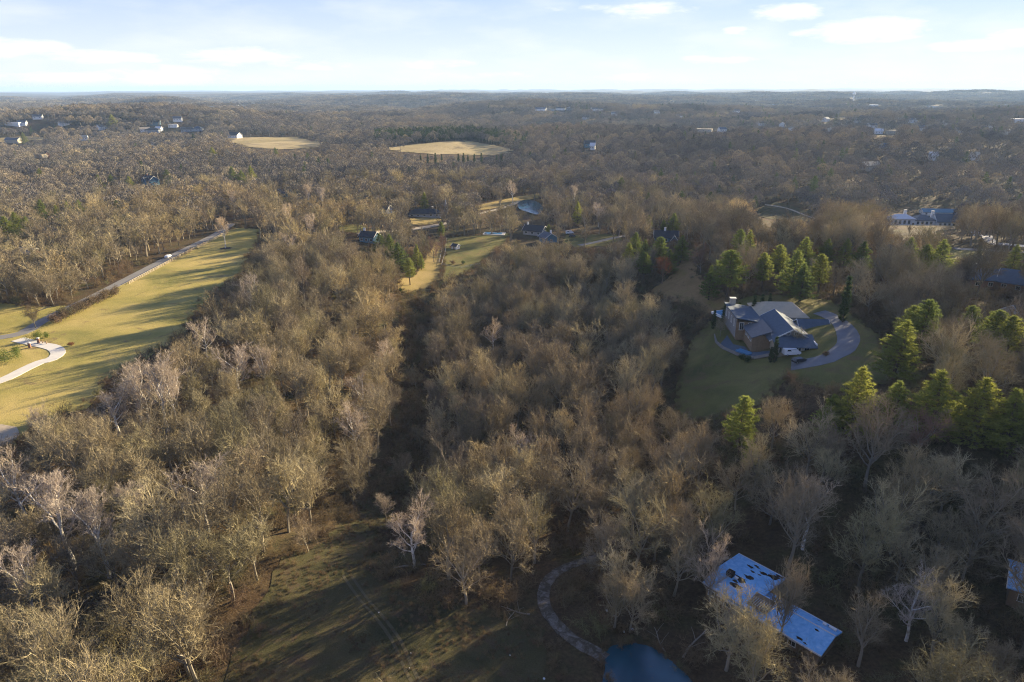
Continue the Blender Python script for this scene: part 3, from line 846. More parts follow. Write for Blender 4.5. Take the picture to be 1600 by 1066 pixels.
PALE_TREES = [
 (203, 572, 19, 1, 'white-limbed sycamore at the left edge of the pale clump by the meadow'), (216, 576, 18, 0, 'white-limbed sycamore with forked stems in the pale clump by the meadow'),
 (243, 574, 20, 2, 'tallest straight white sycamore in the clump by the meadow'), (259, 580, 18, 1, 'right-hand white sycamore of the clump by the meadow'),
 (168, 600, 16, 0, 'leaning white sycamore spreading over the meadow edge'), (361, 532, 19, 0, 'broad pinkish-white sycamore in the middle of the left wood'),
 (408, 545, 17, 1, 'smaller pink-tinged sycamore beside the broad one in the left wood'), (385, 436, 18, 1, 'pale sycamore with crooked white stem at the top of the left wood'),
 (314, 498, 15, 0, 'pale bushy sycamore at the meadow edge below the crooked one'), (303, 712, 20, 0, 'big bright white sycamore with a long low limb in the near left wood'),
 (80, 760, 21, 2, 'tall slim white-stemmed tree near the left edge of the near wood'), (140, 783, 19, 2, 'slim white-stemmed tree with twin tops in the near left wood'),
 (200, 768, 16, 2, 'short pale-stemmed tree left of the big white sycamore'), (15, 715, 18, 1, 'pale tree at the left edge below the sandy patch'),
 (361, 299, 17, 1, 'pale tree beyond the top of the meadow by the road'), (346, 345, 17, 2, 'lone pale tree standing on a dark mulch bed in the meadow'),
 (447, 322, 18, 1, 'tall pale tree at the far end of the left wood'), (452, 362, 17, 0, 'pale branching tree in the far part of the left wood'),
 (483, 338, 17, 1, 'pale tree right of the tall one at the far end of the left wood'), (480, 292, 18, 2, 'white-stemmed tree beyond the left wood'), (502, 297, 17, 2, 'second white-stemmed tree beyond the left wood, right of the first'),
 (564, 582, 17, 0, 'many-stemmed pale tree beside the dark clearing strip'), (552, 638, 17, 1, 'pale sycamore at the bend of the dark clearing strip'),
 (597, 535, 14, 1, 'small pale tree at the right edge of the left wood'), (817, 667, 15, 0, 'pale fan-shaped tree in the shaded middle wood'),
 (937, 315, 19, 0, 'broad pale grey tree beyond the green pine'), (897, 293, 17, 2, 'white-stemmed tree above the dark hollow behind the pine'), (801, 285, 18, 1, 'pale tree above the small pond lane'),
 (20, 860, 17, 1, 'pale-limbed tree at the left edge of the near wood'), (640, 785, 17, 0, 'large grey fan-shaped tree at the edge of the lower clearing'),
 (770, 500, 15, 0, 'pale-topped tree in the upper middle wood'), (1272, 760, 16, 2, 'thin pale-stemmed tree in the shade above the blue roof'), (1440, 900, 15, 0, 'pale forked tree in the shade right of the blue roof')]
for (u, v, H, vi, lab) in PALE_TREES:
    place('pale', 'sycamore_tree', SYC, u, v, H, lab, 'pale-barked sycamores', vi=vi)
EVERGREENS = [  # u, top v, height, variant, width, label
 (1347, 579, 16, 0, 1.15, 'tallest yellow-green pine of the row below the house lawn'), (1303, 621, 10, 2, 1.2, 'low bushy pine at the left end of the row below the lawn'),
 (1408, 599, 12, 0, 1.1, 'narrow pine in the gap of the row below the lawn'), (1475, 586, 15, 2, 1.25, 'broad dark-sided pine in the row below the lawn'),
 (1548, 598, 15, 0, 1.25, 'broad yellow-green pine near the right end of the row'), (1597, 614, 13, 2, 1.2, 'pine cut by the right edge of the picture at the end of the row'),
 (1163, 621, 17, 3, .8, 'single tall yellow-green pine at the lower tip of the house lawn'), (1178, 690, 9, 1, .8, 'small green pine just below the single tall one'),
 (1452, 471, 17, 1, 1.0, 'tall pine at the wood edge right of the circular drive'), (1428, 480, 14, 1, 1.1, 'dark-sided pine beside the tall one right of the drive'), (1415, 505, 15, 0, 1.2, 'dark green pine closest to the lawn right of the drive'),
 (1560, 488, 16, 3, 1.0, 'tall open pine of the grove at the right edge'), (1585, 498, 16, 1, 1.0, 'rightmost tall pine of the grove at the right edge'), (1526, 481, 14, 3, .8, 'slim pine at the left of the grove at the right edge'),
 (1144, 394, 18, 3, 1.1, 'tallest dark green pine behind the house'), (1112, 417, 13, 0, 1.0, 'dark pine with low branches left of the tallest behind the house'), (1175, 363, 14, 0, .9, 'yellow-lit pine high behind the house'),
 (1158, 360, 13, 1, .9, 'pine left of the yellow-lit one high behind the house'), (1067, 370, 12, 2, 1.0, 'rounded pine beside the blue-panelled house'), (1262, 373, 14, 0, 1.2, 'yellow-topped pine highest in the group right behind the house'),
 (1245, 395, 16, 2, 1.2, 'large dark green pine in the middle of the group behind the house'), (1259, 414, 13, 0, 1.1, 'front bright green pine of the group behind the house'), (1286, 400, 14, 3, .9, 'right-hand yellow-green pine of the group behind the house'),
 (1219, 385, 14, 1, .9, 'slim pine at the left of the group behind the house'), (1198, 397, 14, 1, 1.0, 'olive grey-green pine behind the house chimney'), (1293, 375, 11, 0, 1.1, 'small round pine above the group behind the house'),
 (1323, 375, 12, 0, 1.0, 'pointed pine left of the dark roofed house'), (1350, 380, 12, 2, 1.2, 'wide pine touching the dark roofed house'), (1424, 373, 12, 0, 1.0, 'bluish pyramid-shaped spruce right of the dark roofed house'),
 (1450, 384, 12, 1, 1.0, 'thin yellow-green pine left of the bright lawn'), (1478, 378, 14, 2, 1.1, 'dark green pine at the corner of the bright lawn'), (1590, 385, 11, 0, 1.2, 'yellow-green pine at the right edge above the roofs'),
 (904, 317, 15, 2, .9, 'bright yellow-green pine in front of the dark hollow'), (993, 365, 13, 0, 1.0, 'upper left pine of the cluster by the blue-panelled house'), (985, 382, 12, 2, 1.1, 'lower left pine of the cluster by the blue-panelled house'),
 (1010, 376, 13, 0, .9, 'middle pine of the cluster by the blue-panelled house'), (1031, 372, 14, 3, 1.0, 'dark bluish pine hiding the front of the blue-panelled house'), (1053, 335, 13, 2, 1.1, 'large rounded pine above the blue-panelled house'),
 (1037, 345, 9, 1, .9, 'small yellow pine above the blue-panelled house'), (1015, 338, 12, 1, .7, 'slender pine far left above the blue-panelled house'), (1008, 396, 13, 1, .9, 'pine at the lower end of the cluster by the blue-panelled house'),
 (1047, 392, 11, 2, 1.1, 'pine above the russet tree'), (857, 351, 7, 0, 1.2, 'small yellow-green pine between the two dark roofs'), (609, 368, 12, 2, 1.2, 'topmost dark green pine left of the golden strip'), (592, 366, 11, 0, 1.2, 'dark green pine at the far left of the golden strip group'),
 (623, 381, 14, 0, 1.0, 'yellow-lit pine in the group left of the golden strip'), (638, 404, 13, 1, .75, 'thin yellow-green pine at the foot of the golden strip'), (649, 384, 12, 2, .8, 'pine left of the brown copse on the golden strip'),
 (658, 398, 8, 0, 1.0, 'short dark pine with a long shadow on the golden strip'), (690, 348, 12, 1, .6, 'narrow dark pine at the top corner of the mown lawn'), (662, 302, 13, 2, .9, 'yellow-green pine above the long dark roof'),
 (61, 314, 15, 0, 1.2, 'tall yellow-green pine in the left wood beyond the road'), (7, 340, 15, 2, 1.3, 'large dark green pine at the left edge'), (23, 333, 14, 0, 1.1, 'second dark green pine from the left edge'), (38, 340, 12, 2, 1.1, 'low dark pine left of the tall yellow-green one'),
 (88, 322, 13, 0, 1.0, 'pine right of the tall yellow-green one in the left wood'), (103, 317, 13, 2, 1.0, 'dark-sided pine in the short row of the left wood'), (121, 314, 13, 0, 1.1, 'right-hand yellow-lit pine in the short row of the left wood'), (180, 314, 10, 0, 1.2, 'lone bright pine further right in the left wood'),
 (361, 262, 16, 2, 1.2, 'green pine at the left of the dark pair above the meadow'), (377, 268, 15, 0, 1.2, 'yellow-lit pine in the middle of the dark group above the meadow'), (392, 261, 17, 0, 1.2, 'big dark green pine at the right of the group above the meadow'),
 (61, 264, 13, 0, 1.1, 'small pale-green pine in the far left wood'), (151, 274, 11, 0, 1.2, 'left pine of the low row beside the turquoise house'), (172, 274, 11, 2, 1.3, 'middle pine of the low row beside the turquoise house'), (200, 276, 11, 0, 1.3, 'right pine of the low row beside the turquoise house'),
 (36, 208, 20, 0, 1.1, 'round-topped pine in front of the pale strip at the far left'), (174, 180, 26, 2, 1.3, 'dark clump-like pine before the far shaded ridge'), (331, 231, 15, 2, 1.3, 'pale green rounded pine near the far tan field'), (430, 231, 9, 2, 1.2, 'small dark pine on the edge of the tan field')]
for (u, v, H, vi, wd, lab) in EVERGREENS:
    place('pine', 'pine_tree', PINE, u, v, H * 1.12, lab, 'green pines among the bare trees', vi=vi, wide=wd * (1.42 if H > 9 else 1.2))
DARKCON = [(1117, 488, 7, 'dark cedar at the left end of the hedge row by the house'), (1133, 478, 7, 'second dark cedar behind the blue pool cover'), (1146, 472, 8, 'tall cedar beside the pool behind the house'),
 (1156, 476, 6, 'short cedar nearest the chimney'), (1180, 466, 8, 'cedar directly behind the chimney'), (1192, 464, 8, 'cedar behind the left wing of the house'), (1204, 462, 7, 'cedar at the right end of the row behind the house'),
 (1214, 531, 8, 'dark cedar standing at the front corner of the house'), (1206, 545, 5, 'shorter dark cedar next to the front corner of the house'), (1532, 388, 8, 'small dark pointed cedar by the road on the bright lawn'), (1470, 392, 7, 'dark cedar at the left of the bright lawn'),
 (1327, 440, 15, 'large dark evergreen behind the circular drive')]
for (u, v, H, lab) in DARKCON:
    place('cedar', 'cedar_tree', CEDAR, u, v, H, lab, 'dark cedars', wide=1.1 if H < 10 else .9)
for k, (u, lab) in enumerate(((657, 'first'), (668, 'second'), (680, 'third'), (690, 'fourth'), (716, 'fifth'), (724, 'sixth'), (731, 'seventh'), (741, 'eighth'), (752, 'ninth'), (776, 'tenth'), (783, 'last'))):
    place('cedar', 'cedar_tree', CEDAR, u, 243 - (k % 3), 10 + k % 3 * 1.5, lab + ' from the left of the dark cones below the far hay field', 'dark cones below the far hay field', wide=1.2)
RUSSET = [(1038, 403, 13, 1.1, 'russet_twigs', 'russet_leaves', 'russet oak still holding leaves on the leafy ground'), (1445, 645, 14, 1.3, None, 'russet_twigs', 'wide reddish-brown leafless tree below the pine row'),
          (676, 376, 13, .9, None, 'russet_twigs', 'reddish-based bare tree in the copse on the golden strip'), (664, 372, 13, .9, None, None, 'grey bare tree in the copse on the golden strip'),
          (690, 368, 12, .8, None, 'russet_twigs', 'slim bare tree at the right of the copse on the golden strip'), (1098, 388, 12, .9, None, 'russet_twigs', 'brown bare tree between the leafy ground and the dark pines'),
          (1250, 515, 6, 1.3, None, None, 'small bare tree in front of the right wing of the house'), (1128, 498, 7, 1.0, None, None, 'small bare tree beside the blue pool cover'),
          (648, 575, 9, .9, None, None, 'low bare tree closing the dark strip at its narrowest'), (634, 640, 8, 1.0, None, 'brush_twigs', 'brushy tree on the left side of the dark strip'), (655, 668, 9, .9, None, None, 'grey bare tree leaning over the lower dark strip'),
          (656, 512, 9, .9, None, None, 'bare tree near the top of the dark strip'), (628, 712, 10, 1.0, None, None, 'bare tree where the dark strip widens'), (600, 775, 8, .9, None, 'pale_twigs', 'small bare tree standing free at the mouth of the dark strip'), (636, 545, 7, 1.0, None, 'brush_twigs', 'brushy small tree in the upper dark strip'),
          (474, 810, 9, .9, None, None, 'small fan-shaped bare tree at the left edge of the lower clearing'), (48, 480, 9, 1.0, None, 'brush_twigs', 'bare tree with thick lower stem by the driveway fork'), (52, 640, 9, .9, None, 'pale_twigs', 'small bare tree on the meadow edge by the sandy patch'),
          (1365, 436, 13, 1.2, None, None, 'bare tree behind the circular drive'), (1236, 905, 13, .5, None, None, 'bare tree rising through the far slope of the blue roof'), (1120, 855, 14, .8, None, 'pale_twigs', 'tan-topped bare tree at the left corner of the blue roof'),
          (1146, 952, 7, .7, None, 'pale_twigs', 'golden-twigged bare tree in front of the blue-roofed building'), (1240, 882, 19, .6, None, None, 'dark slim tree standing before the long blue roof wing')]
for (u, v, H, wd, tmat, cmat, lab) in RUSSET:
    place('b', 'russet_tree' if cmat and 'leaves' in cmat else 'garden_tree', [b for b in BARE], u, v, H, lab, None, vi=(0, 3, 5)[len(lab) % 3], wide=wd, mats=(tmat, cmat))
# clipped and wild shrubs
def shrub(name, u, v, r, h, mat, label, n=1400, size=.28, seed=1):
    x, y = ground(u, v); me_ = leaf_cloud(seed, (0, 0, h * .35), (r * .62, r * .62, h * .42), n, size).mesh('foliage', [mat])
    r_ = thing(name, (x, y, gz(x, y)), 0, label, 'shrub', 'garden shrubs')
    link('foliage', me_, r_); mb = MB(); mb.tube([(0, 0, -.2), (.1, 0, h * .5)], [.1, .05], 5); link('stem', mb.mesh('stem', ['evergreen_bark']), r_)
    TREES.append((x, y, r, h))
shrub('round_shrub', 60, 532, 3.2, 4.8, 'bright_leaves', 'bright lime-green bushy shrub by the driveway fork', seed=1)
shrub('round_shrub', 74, 528, 1.6, 2.4, 'bright_leaves', 'small green shrub right of the bright lime-green one', 700, seed=2)
shrub('round_shrub', 8, 566, 4.2, 5.2, 'bright_leaves', 'large green shrub at the left edge below the driveway', 2400, seed=3)
shrub('round_shrub', 27, 556, 2.6, 4.0, 'bright_leaves', 'green shrub between the left edge shrub and the gate', 1200, seed=4)
shrub('round_shrub', 1160, 562, 1.6, 2.0, 'dark_needles', 'left half of the dark shrub pair on the house lawn', 900, seed=5)
shrub('round_shrub', 1168, 566, 1.6, 1.9, 'dark_needles', 'right half of the dark shrub pair on the house lawn', 900, seed=6)
shrub('round_shrub', 708, 413, 2.2, 2.6, 'brush_twigs', 'pale round shrub on the mown lawn', 900, seed=7)
shrub('round_shrub', 724, 413, 1.4, 2.6, 'dark_needles', 'small dark pointed shrub on the mown lawn', 600, seed=8)
shrub('round_shrub', 111, 541, 1.4, 1.6, 'russet_leaves', 'small russet shrub alone in the meadow', 500, seed=9)
shrub('round_shrub', 627, 456, 1.8, 2.4, 'dark_needles', 'dark round shrub at the top of the dark strip', 700, seed=10)
shrub('round_shrub', 706, 388, 1.8, 2.2, 'russet_leaves', 'reddish shrub left of the lawn shed', 600, seed=11)
shrub('round_shrub', 1290, 556, 1.4, 1.5, 'brush_twigs', 'low bare shrub on the island of the circular drive', 500, seed=12)
BR_LAB = ['lowest', 'second lowest', 'third lowest', 'fourth lowest', 'fifth lowest', 'sixth lowest', 'seventh lowest', 'middle', 'sixth highest', 'fifth highest', 'fourth highest', 'third highest', 'second highest', 'highest']
for k in range(14):
    u = 88 + k * 7.2; v = 502 - k * 3.4
    shrub('bramble', u, v + 3, 3.4, 4.2 + (k % 3) * .6, 'brush_twigs', BR_LAB[k] + ' brown bramble on the roadside bank of the meadow', 1500, .34, 20 + k)
# mulch bed round the lone tree
lx, ly = ground(346, 345, 16.5)
mb = MB(); n = 24
rr_ = [3.4 + .4 * math.sin(3 * i) for i in range(n)]
mb.add([(lx, ly, gz(lx, ly) + .3)] + [(lx + rr_[i] * math.cos(i * 6.2832 / n), ly + rr_[i] * math.sin(i * 6.2832 / n), gz(lx + rr_[i] * math.cos(i * 6.2832 / n), ly + rr_[i] * math.sin(i * 6.2832 / n)) + .1) for i in range(n)],
       [(0, 1 + i, 1 + (i + 1) % n) for i in range(n)])
tag(link('mulch_bed', mb.mesh('mulch_bed', ['mulch'])), 'dark mulch bed round the lone meadow tree', kind='structure')

# ------------------------------------------------------------------ the wood
def clear_mask(x, y, H, sp):
    """True where a tree of height H and crown radius sp may stand without covering a clearing"""
    z = hgt(x, y)
    ok = np.ones(x.shape, bool)
    for g in OPENG:
        gx = [p[0] for p in g]; gy = [p[1] for p in g]
        near = (x > min(gx) - 1) & (x < max(gx) + 1) & (y > min(gy) - 1) & (y < max(gy) + 1)
        if near.any():
            k = np.where(near)[0]; ok[k[inpoly(x[k], y[k], g)]] = False
    for fh, fx in ((.93, 0), (.72, .75), (.72, -.75), (.5, 0), (.5, .8), (.5, -.8)):
        u, v = project(x + fx * sp, y, z + H * fh)
        for g in OPEN:
            ok &= ~inpoly(u, v, g)
        for g in SIGHT:
            ok &= ~((u > g[0]) & (u < g[1]) & (v > g[2]) & (v < g[3]) & (np.hypot(x, y) < g[4]))
        for g in GAPS:
            ok &= ~((u > g[0]) & (u < g[1]) & (v > g[2]) & (v < g[3]))
    return ok
def near_line(x, y, Q, d):
    m_ = np.full(x.shape, 1e9)
    for q in Q[::2]: m_ = np.minimum(m_, (x - q[0]) ** 2 + (y - q[1]) ** 2)
    return m_ < d * d
def jgrid(step, y0, y1, amax0=-.92, amax1=1.05, jit=.38):
    """jittered grid over the sector the camera sees, with a margin, nearer than y1 (ground distance)"""
    xs_ = np.arange(-y1 * 1.2, y1 * 1.3, step); ys2 = np.arange(max(-40, y0 * .5), y1 + step, step)
    X, Y = np.meshgrid(xs_, ys2); X = X.ravel(); Y = Y.ravel()
    X = X + np.where((np.round(Y / step) % 2) > 0, step * .5, 0)
    X = X + rng.normal(0, jit * step * .6, X.shape); Y = Y + rng.normal(0, jit * step * .6, Y.shape)
    r_ = np.hypot(X, Y); a = X / np.maximum(Y, 1)
    k = (r_ >= y0) & (r_ < y1) & (((a > amax0) & (a < amax1) & (Y > 5)) | ((r_ < 150) & (Y > 55) & (np.abs(X) < 150)))
    return X[k], Y[k]
def ravine(X, Y):                            # thin places in the wood: a soft large-scale density field
    return .5 + .5 * np.sin(X * .021 + 1.3 * np.sin(Y * .017)) * np.sin(Y * .019 + 1.1 * np.sin(X * .013 + 2))
FOOT = [(ground(u, v), r_) for u, v, r_ in ((1215, 530, 17), (1190, 505, 14), (1236, 500, 12), (1262, 478, 11), (1288, 470, 10), (1175, 930, 9), (1250, 960, 8), (1290, 1000, 6), (1130, 915, 6), (836, 366, 9), (856, 378, 7), (1040, 378, 10), (1379, 398, 9), (664, 338, 14), (578, 378, 8), (603, 333, 7), (236, 289, 11),
        (447, 307, 8), (46, 403, 9), (1548, 447, 12), (1592, 453, 11), (1606, 505, 10), (1616, 936, 7), (1440, 352, 30), (1466, 336, 18))]
TREES += [(p[0], p[1], r_, 5) for p, r_ in FOOT]
PT = np.array([(a, b, c) for a, b, c, _ in TREES]) if TREES else np.zeros((0, 3))
def away(X, Y, k=.8):
    ok = np.ones(X.shape, bool)
    for a, b, c in PT: ok &= (X - a) ** 2 + (Y - b) ** 2 > (c * k + 1.0) ** 2
    return ok
# near + middle wood, tree by tree
X, Y = jgrid(7.7, 62, 720)
D = np.hypot(X, Y)
var = rng.integers(0, 8, len(X)); 
scl = rng.uniform(.62, 1.15, len(X)) * (1 - .12 * ravine(X, Y))
Hh = np.array([s[1] for s in SPEC])[var] * scl; Sp = np.array([s[2] for s in SPEC])[var] * scl
ok = clear_mask(X, Y, Hh, Sp) & away(X, Y) & ~near_line(X, Y, ROADQ, 8.5) & ~near_line(X, Y, DRQ, 6) & ~near_line(X, Y, HDQ, 7)
ok &= rng.random(len(X)) > .07 + .13 * ravine(Y, X)
X, Y, D, var, scl, Hh, Sp = (a[ok] for a in (X, Y, D, var, scl, Hh, Sp))
U, V = project(X, Y, hgt(X, Y) + Hh * .7)
vis = (U > -20) & (U < 1620) & (V < 1100)
order = np.argsort(np.where(vis, D, 1e9))
indiv = order[:285]
isind = np.zeros(len(X), bool); isind[indiv] = True
MARKS = [(60, 1000, 'in the bottom left corner of the wood'), (70, 850, 'near the tall slim white stem'), (180, 740, 'left of the big white sycamore'), (180, 930, 'below the slim white stems'),
         (330, 960, 'at the near left corner of the lower clearing'), (330, 840, 'just below the big white sycamore'), (400, 720, 'right of the big white sycamore'), (60, 720, 'below the sandy patch'), (260, 640, 'in front of the white sycamore clump'),
         (300, 550, 'at the meadow edge beyond the white clump'), (420, 620, 'behind the broad pink sycamore'), (500, 700, 'left of the dark strip near its bend'), (530, 580, 'left of the dark strip halfway up'), (440, 500, 'in the upper part of the left wood'),
         (560, 480, 'left of the top of the dark strip'), (640, 880, 'at the far corner of the lower clearing'), (690, 760, 'right of the dark strip at its lower end'), (700, 620, 'right of the dark strip halfway up'), (720, 510, 'right of the top of the dark strip'),
         (780, 860, 'left of the gravel track'), (880, 800, 'above the bend of the gravel track'), (960, 930, 'inside the bend of the gravel track'), (840, 680, 'around the pale fan-shaped tree'), (850, 560, 'in the upper middle wood'),
         (970, 690, 'in the middle wood below the house lawn'), (980, 570, 'just left of the house lawn'), (1060, 800, 'above the left end of the blue roof'), (1080, 720, 'below the single tall pine'), (1200, 740, 'in the shade under the house lawn'),
         (1230, 820, 'right behind the blue roof'), (1330, 700, 'below the pine row'), (1500, 720, 'below the right end of the pine row'), (1400, 830, 'in the shaded wood right of the blue roof'), (1380, 960, 'past the lower end of the blue roof'),
         (1530, 960, 'in the bottom right corner of the wood'), (1530, 850, 'near the shed at the right edge'), (1150, 1010, 'between the pond and the blue roof'), (1250, 640, 'above the single tall pine'), (1040, 960, 'between gravel track and blue roof'),
         (900, 1030, 'left of the pond'), (1480, 560, 'among the grove pines right of the drive')]
GRP = [(lambda u, v: u < 470 and v > 760, 'leafless trees of the near left wood'), (lambda u, v: u < 640, 'leafless trees between meadow and clearing'), (lambda u, v: u < 900 and v > 760, 'leafless trees by the gravel track'),
       (lambda u, v: u < 1060, 'leafless trees of the middle wood'), (lambda u, v: v > 780, 'leafless trees around the blue-roofed building'), (lambda u, v: True, 'leafless trees around the house lawn')]
ORD = ['first', 'second', 'third', 'fourth', 'fifth', 'sixth', 'seventh', 'eighth', 'ninth', 'tenth', 'eleventh', 'twelfth', 'thirteenth', 'fourteenth', 'fifteenth', 'sixteenth', 'seventeenth', 'eighteenth', 'nineteenth', 'twentieth']
FORM = {'round': 'round', 'narrow': 'narrow', 'wide': 'spreading'}
labs = {}
for i in indiv:
    mk = min(MARKS, key=lambda m_: (m_[0] - U[i]) ** 2 + (m_[1] - V[i]) ** 2)[2]
    labs.setdefault((('small ' if Hh[i] < 13.5 else 'tall ' if Hh[i] > 18 else '') + FORM[SPEC[var[i]][0]] + ' bare tree', mk), []).append(i)
LAB = {}
for (a_, mk), ii in labs.items():
    ii.sort(key=lambda i: U[i])
    for k, i in enumerate(ii):
        LAB[i] = a_ + ' ' + mk + ('' if len(ii) == 1 else ', %s from left' % ORD[min(k, 19)])
for i in indiv:
    x, y = float(X[i]), float(Y[i]); tm, km, h0, sp = BARE[var[i]]
    r_ = thing('bare_tree', (x, y, gz(x, y)), random.random() * 6.28, LAB[i], 'tree', next(g[1] for g in GRP if g[0](U[i], V[i])))
    r_.scale = (float(scl[i]),) * 3
    link('trunk', tm, r_); link('crown', km, r_)
rest = ~isind
x2, y2, d2, v2, s2 = X[rest], Y[rest], D[rest], var[rest], scl[rest]
idx = np.where(d2 < 360, v2, 8 + v2)
idx = np.where((d2 > 470) & (rng.random(len(d2)) < (d2 - 450) / 280), 16 + v2 % 6, idx)
# farther: simpler trees, then clumps of trees
X3, Y3 = jgrid(11.5, 720, 1750)
v3 = rng.integers(0, 6, len(X3)); s3 = rng.uniform(.5, 1.15, len(X3))
ok = clear_mask(X3, Y3, 16 * s3, 5 * s3); X3, Y3, v3, s3 = X3[ok], Y3[ok], v3[ok], s3[ok]
X4, Y4 = jgrid(52, 1750, 9000, jit=.25)
v4 = rng.integers(0, 5, len(X4)); s4 = rng.uniform(.85, 1.1, len(X4))
ok = clear_mask(X4, Y4, 16 * s4, 20 * s4); X4, Y4, v4, s4 = X4[ok], Y4[ok], v4[ok], s4[ok]
PX = np.concatenate([x2, X3, X4]); PY = np.concatenate([y2, Y3, Y4])
PI_ = np.concatenate([idx, 16 + v3, 22 + v4]); PS = np.concatenate([s2, s3, s4])
coll = hidden_collection('bare_kinds', near_v + mid_v + low_v + patch_v)
gn_scatter('forest', np.stack([PX, PY, hgt(PX, PY) - .1], 1), rng.random(len(PX)) * 6.28, PS, PI_, coll,
           'leafless brown forest stretching to the horizon')
print('forest points', len(PX), 'individual', len(indiv))

# evergreens sprinkled through the distant wood
X5, Y5 = jgrid(17, 560, 1900); X6, Y6 = jgrid(42, 1900, 6000)
def conifer_density(X, Y):
    u, v = project(X, Y, hgt(X, Y))
    n = .5 + .5 * np.sin(X * .012 + 1.7 * np.sin(Y * .006)) * np.cos(Y * .009 + 1.3 * np.sin(X * .008))
    base = np.where(u > 760, .16, .03) * (.25 + 1.6 * n ** 2)
    belt = inpoly(u, v, [(585, 214), (640, 214), (740, 210), (760, 222), (724, 219), (650, 224), (600, 229), (585, 226)]) | inpoly(u, v, [(740, 210), (830, 226), (812, 234), (748, 220)])
    return np.where(belt, .97, base)
for (A, B) in ((0, 0),):
    XA = np.concatenate([X5, X6]); YA = np.concatenate([Y5, Y6])
    # the dark belt behind the far field is planted close
    bx, by = jgrid(8, 1150, 1800); ub, vb = project(bx, by, hgt(bx, by))
    belt = (inpoly(ub, vb, [(585, 214), (640, 214), (740, 210), (760, 222), (724, 219), (650, 224), (600, 229), (585, 226)]) |
            inpoly(ub, vb, [(740, 210), (830, 226), (812, 234), (748, 220)]))
    k = rng.random(len(XA)) < conifer_density(XA, YA)
    XA = np.concatenate([XA[k], bx[belt]]); YA = np.concatenate([YA[k], by[belt]])
    dark = np.concatenate([rng.random(k.sum()) < .5, np.ones(belt.sum(), bool)])
    ss = rng.uniform(.8, 1.25, len(XA)) * np.where(np.hypot(XA, YA) > 1900, 1.25, 1)
    ok = clear_mask(XA, YA, 14 * ss, 3 * ss); XA, YA, dark, ss = XA[ok], YA[ok], dark[ok], ss[ok]
    dd = np.hypot(XA, YA)
    vi_ = np.where(dd < 800, rng.integers(0, 3, len(XA)), np.where(dark, 5 + rng.integers(0, 2, len(XA)), 3 + rng.integers(0, 2, len(XA))))
    coll = hidden_collection('pine_kinds', PNEAR + PFAR)
    gn_scatter('distant_evergreens', np.stack([XA, YA, hgt(XA, YA) - .1], 1), rng.random(len(XA)) * 6.28, ss, vi_, coll,
               'dark green pines scattered through the distant wood')
# undergrowth between the trunks
X7, Y7 = jgrid(4.6, 60, 420)
okb = np.ones(len(X7), bool)
for g in OPENG: okb &= ~inpoly(X7, Y7, g)
okb &= ~near_line(X7, Y7, ROADQ, 4.5) & ~near_line(X7, Y7, DRQ, 4) & ~near_line(X7, Y7, HDQ, 5)
GTQ = G([(945, 868), (905, 879), (872, 893), (852, 915), (850, 945), (866, 972), (895, 1000), (928, 1018), (946, 1030)])
for a, b in zip(GTQ[:-1], GTQ[1:]):
    okb &= ~near_line(X7, Y7, [np.array(a) + (np.array(b) - np.array(a)) * t_ for t_ in np.linspace(0, 1, 9)], 3)
okb &= rng.random(len(X7)) < .45 + .5 * ravine(X7 * 2.3, Y7 * 2.1)
X7, Y7 = X7[okb], Y7[okb]
gn_scatter('undergrowth', np.stack([X7, Y7, hgt(X7, Y7)], 1), rng.random(len(X7)) * 6.28, rng.uniform(.6, 1.5, len(X7)),
           rng.integers(0, 4, len(X7)), hidden_collection('brush_kinds', BR), 'tangled brown brush under the bare trees')
# dry weeds standing in the rough clearing and along wood edges
gx_ = [p[0] for p in GL]; gy_ = [p[1] for p in GL]
X8 = rng.uniform(min(gx_), max(gx_), 16000); Y8 = rng.uniform(min(gy_), max(gy_), 16000)
k = inpoly(X8, Y8, GL) & (rng.random(16000) < .15 + .85 * (np.sin(X8 * .21 + 2 * np.sin(Y8 * .13)) * np.sin(Y8 * .17 + X8 * .05) > .1)); X8, Y8 = X8[k], Y8[k]
ex, ey = [], []
for g, amp in ((GM, 1.4), (GL, 2.2), (GH, 1.0), (GLE, 1.5), (GLA, .8), (GGO, 1.0), (GPO, .6), (GP2, 1.2)):
    e_ = np.array(wob(g, amp, 9, 1.1)); ex += list(e_[:, 0]); ey += list(e_[:, 1])
ex = np.array(ex); ey = np.array(ey); k2 = (np.hypot(ex, ey) < 520) & ~near_line(ex, ey, ROADQ, 4.5) & ~near_line(ex, ey, DRQ, 4)
ex, ey = ex[k2], ey[k2]
WX = np.concatenate([X8, ex]); WY = np.concatenate([Y8, ey])
gn_scatter('dry_weeds', np.stack([WX, WY, hgt(WX, WY) + .05], 1), rng.random(len(WX)) * 6.28, np.concatenate([np.where((Y8 > 150) & (rng.random(len(X8)) < .10), rng.uniform(.5, 1.5, len(X8)), rng.uniform(.08, .24, len(X8))), rng.uniform(.15, .6, len(ex))]),
           rng.integers(0, 4, len(WX)), hidden_collection('weed_kinds', BR), 'dry brown weeds in the rough clearing and along the wood edges')

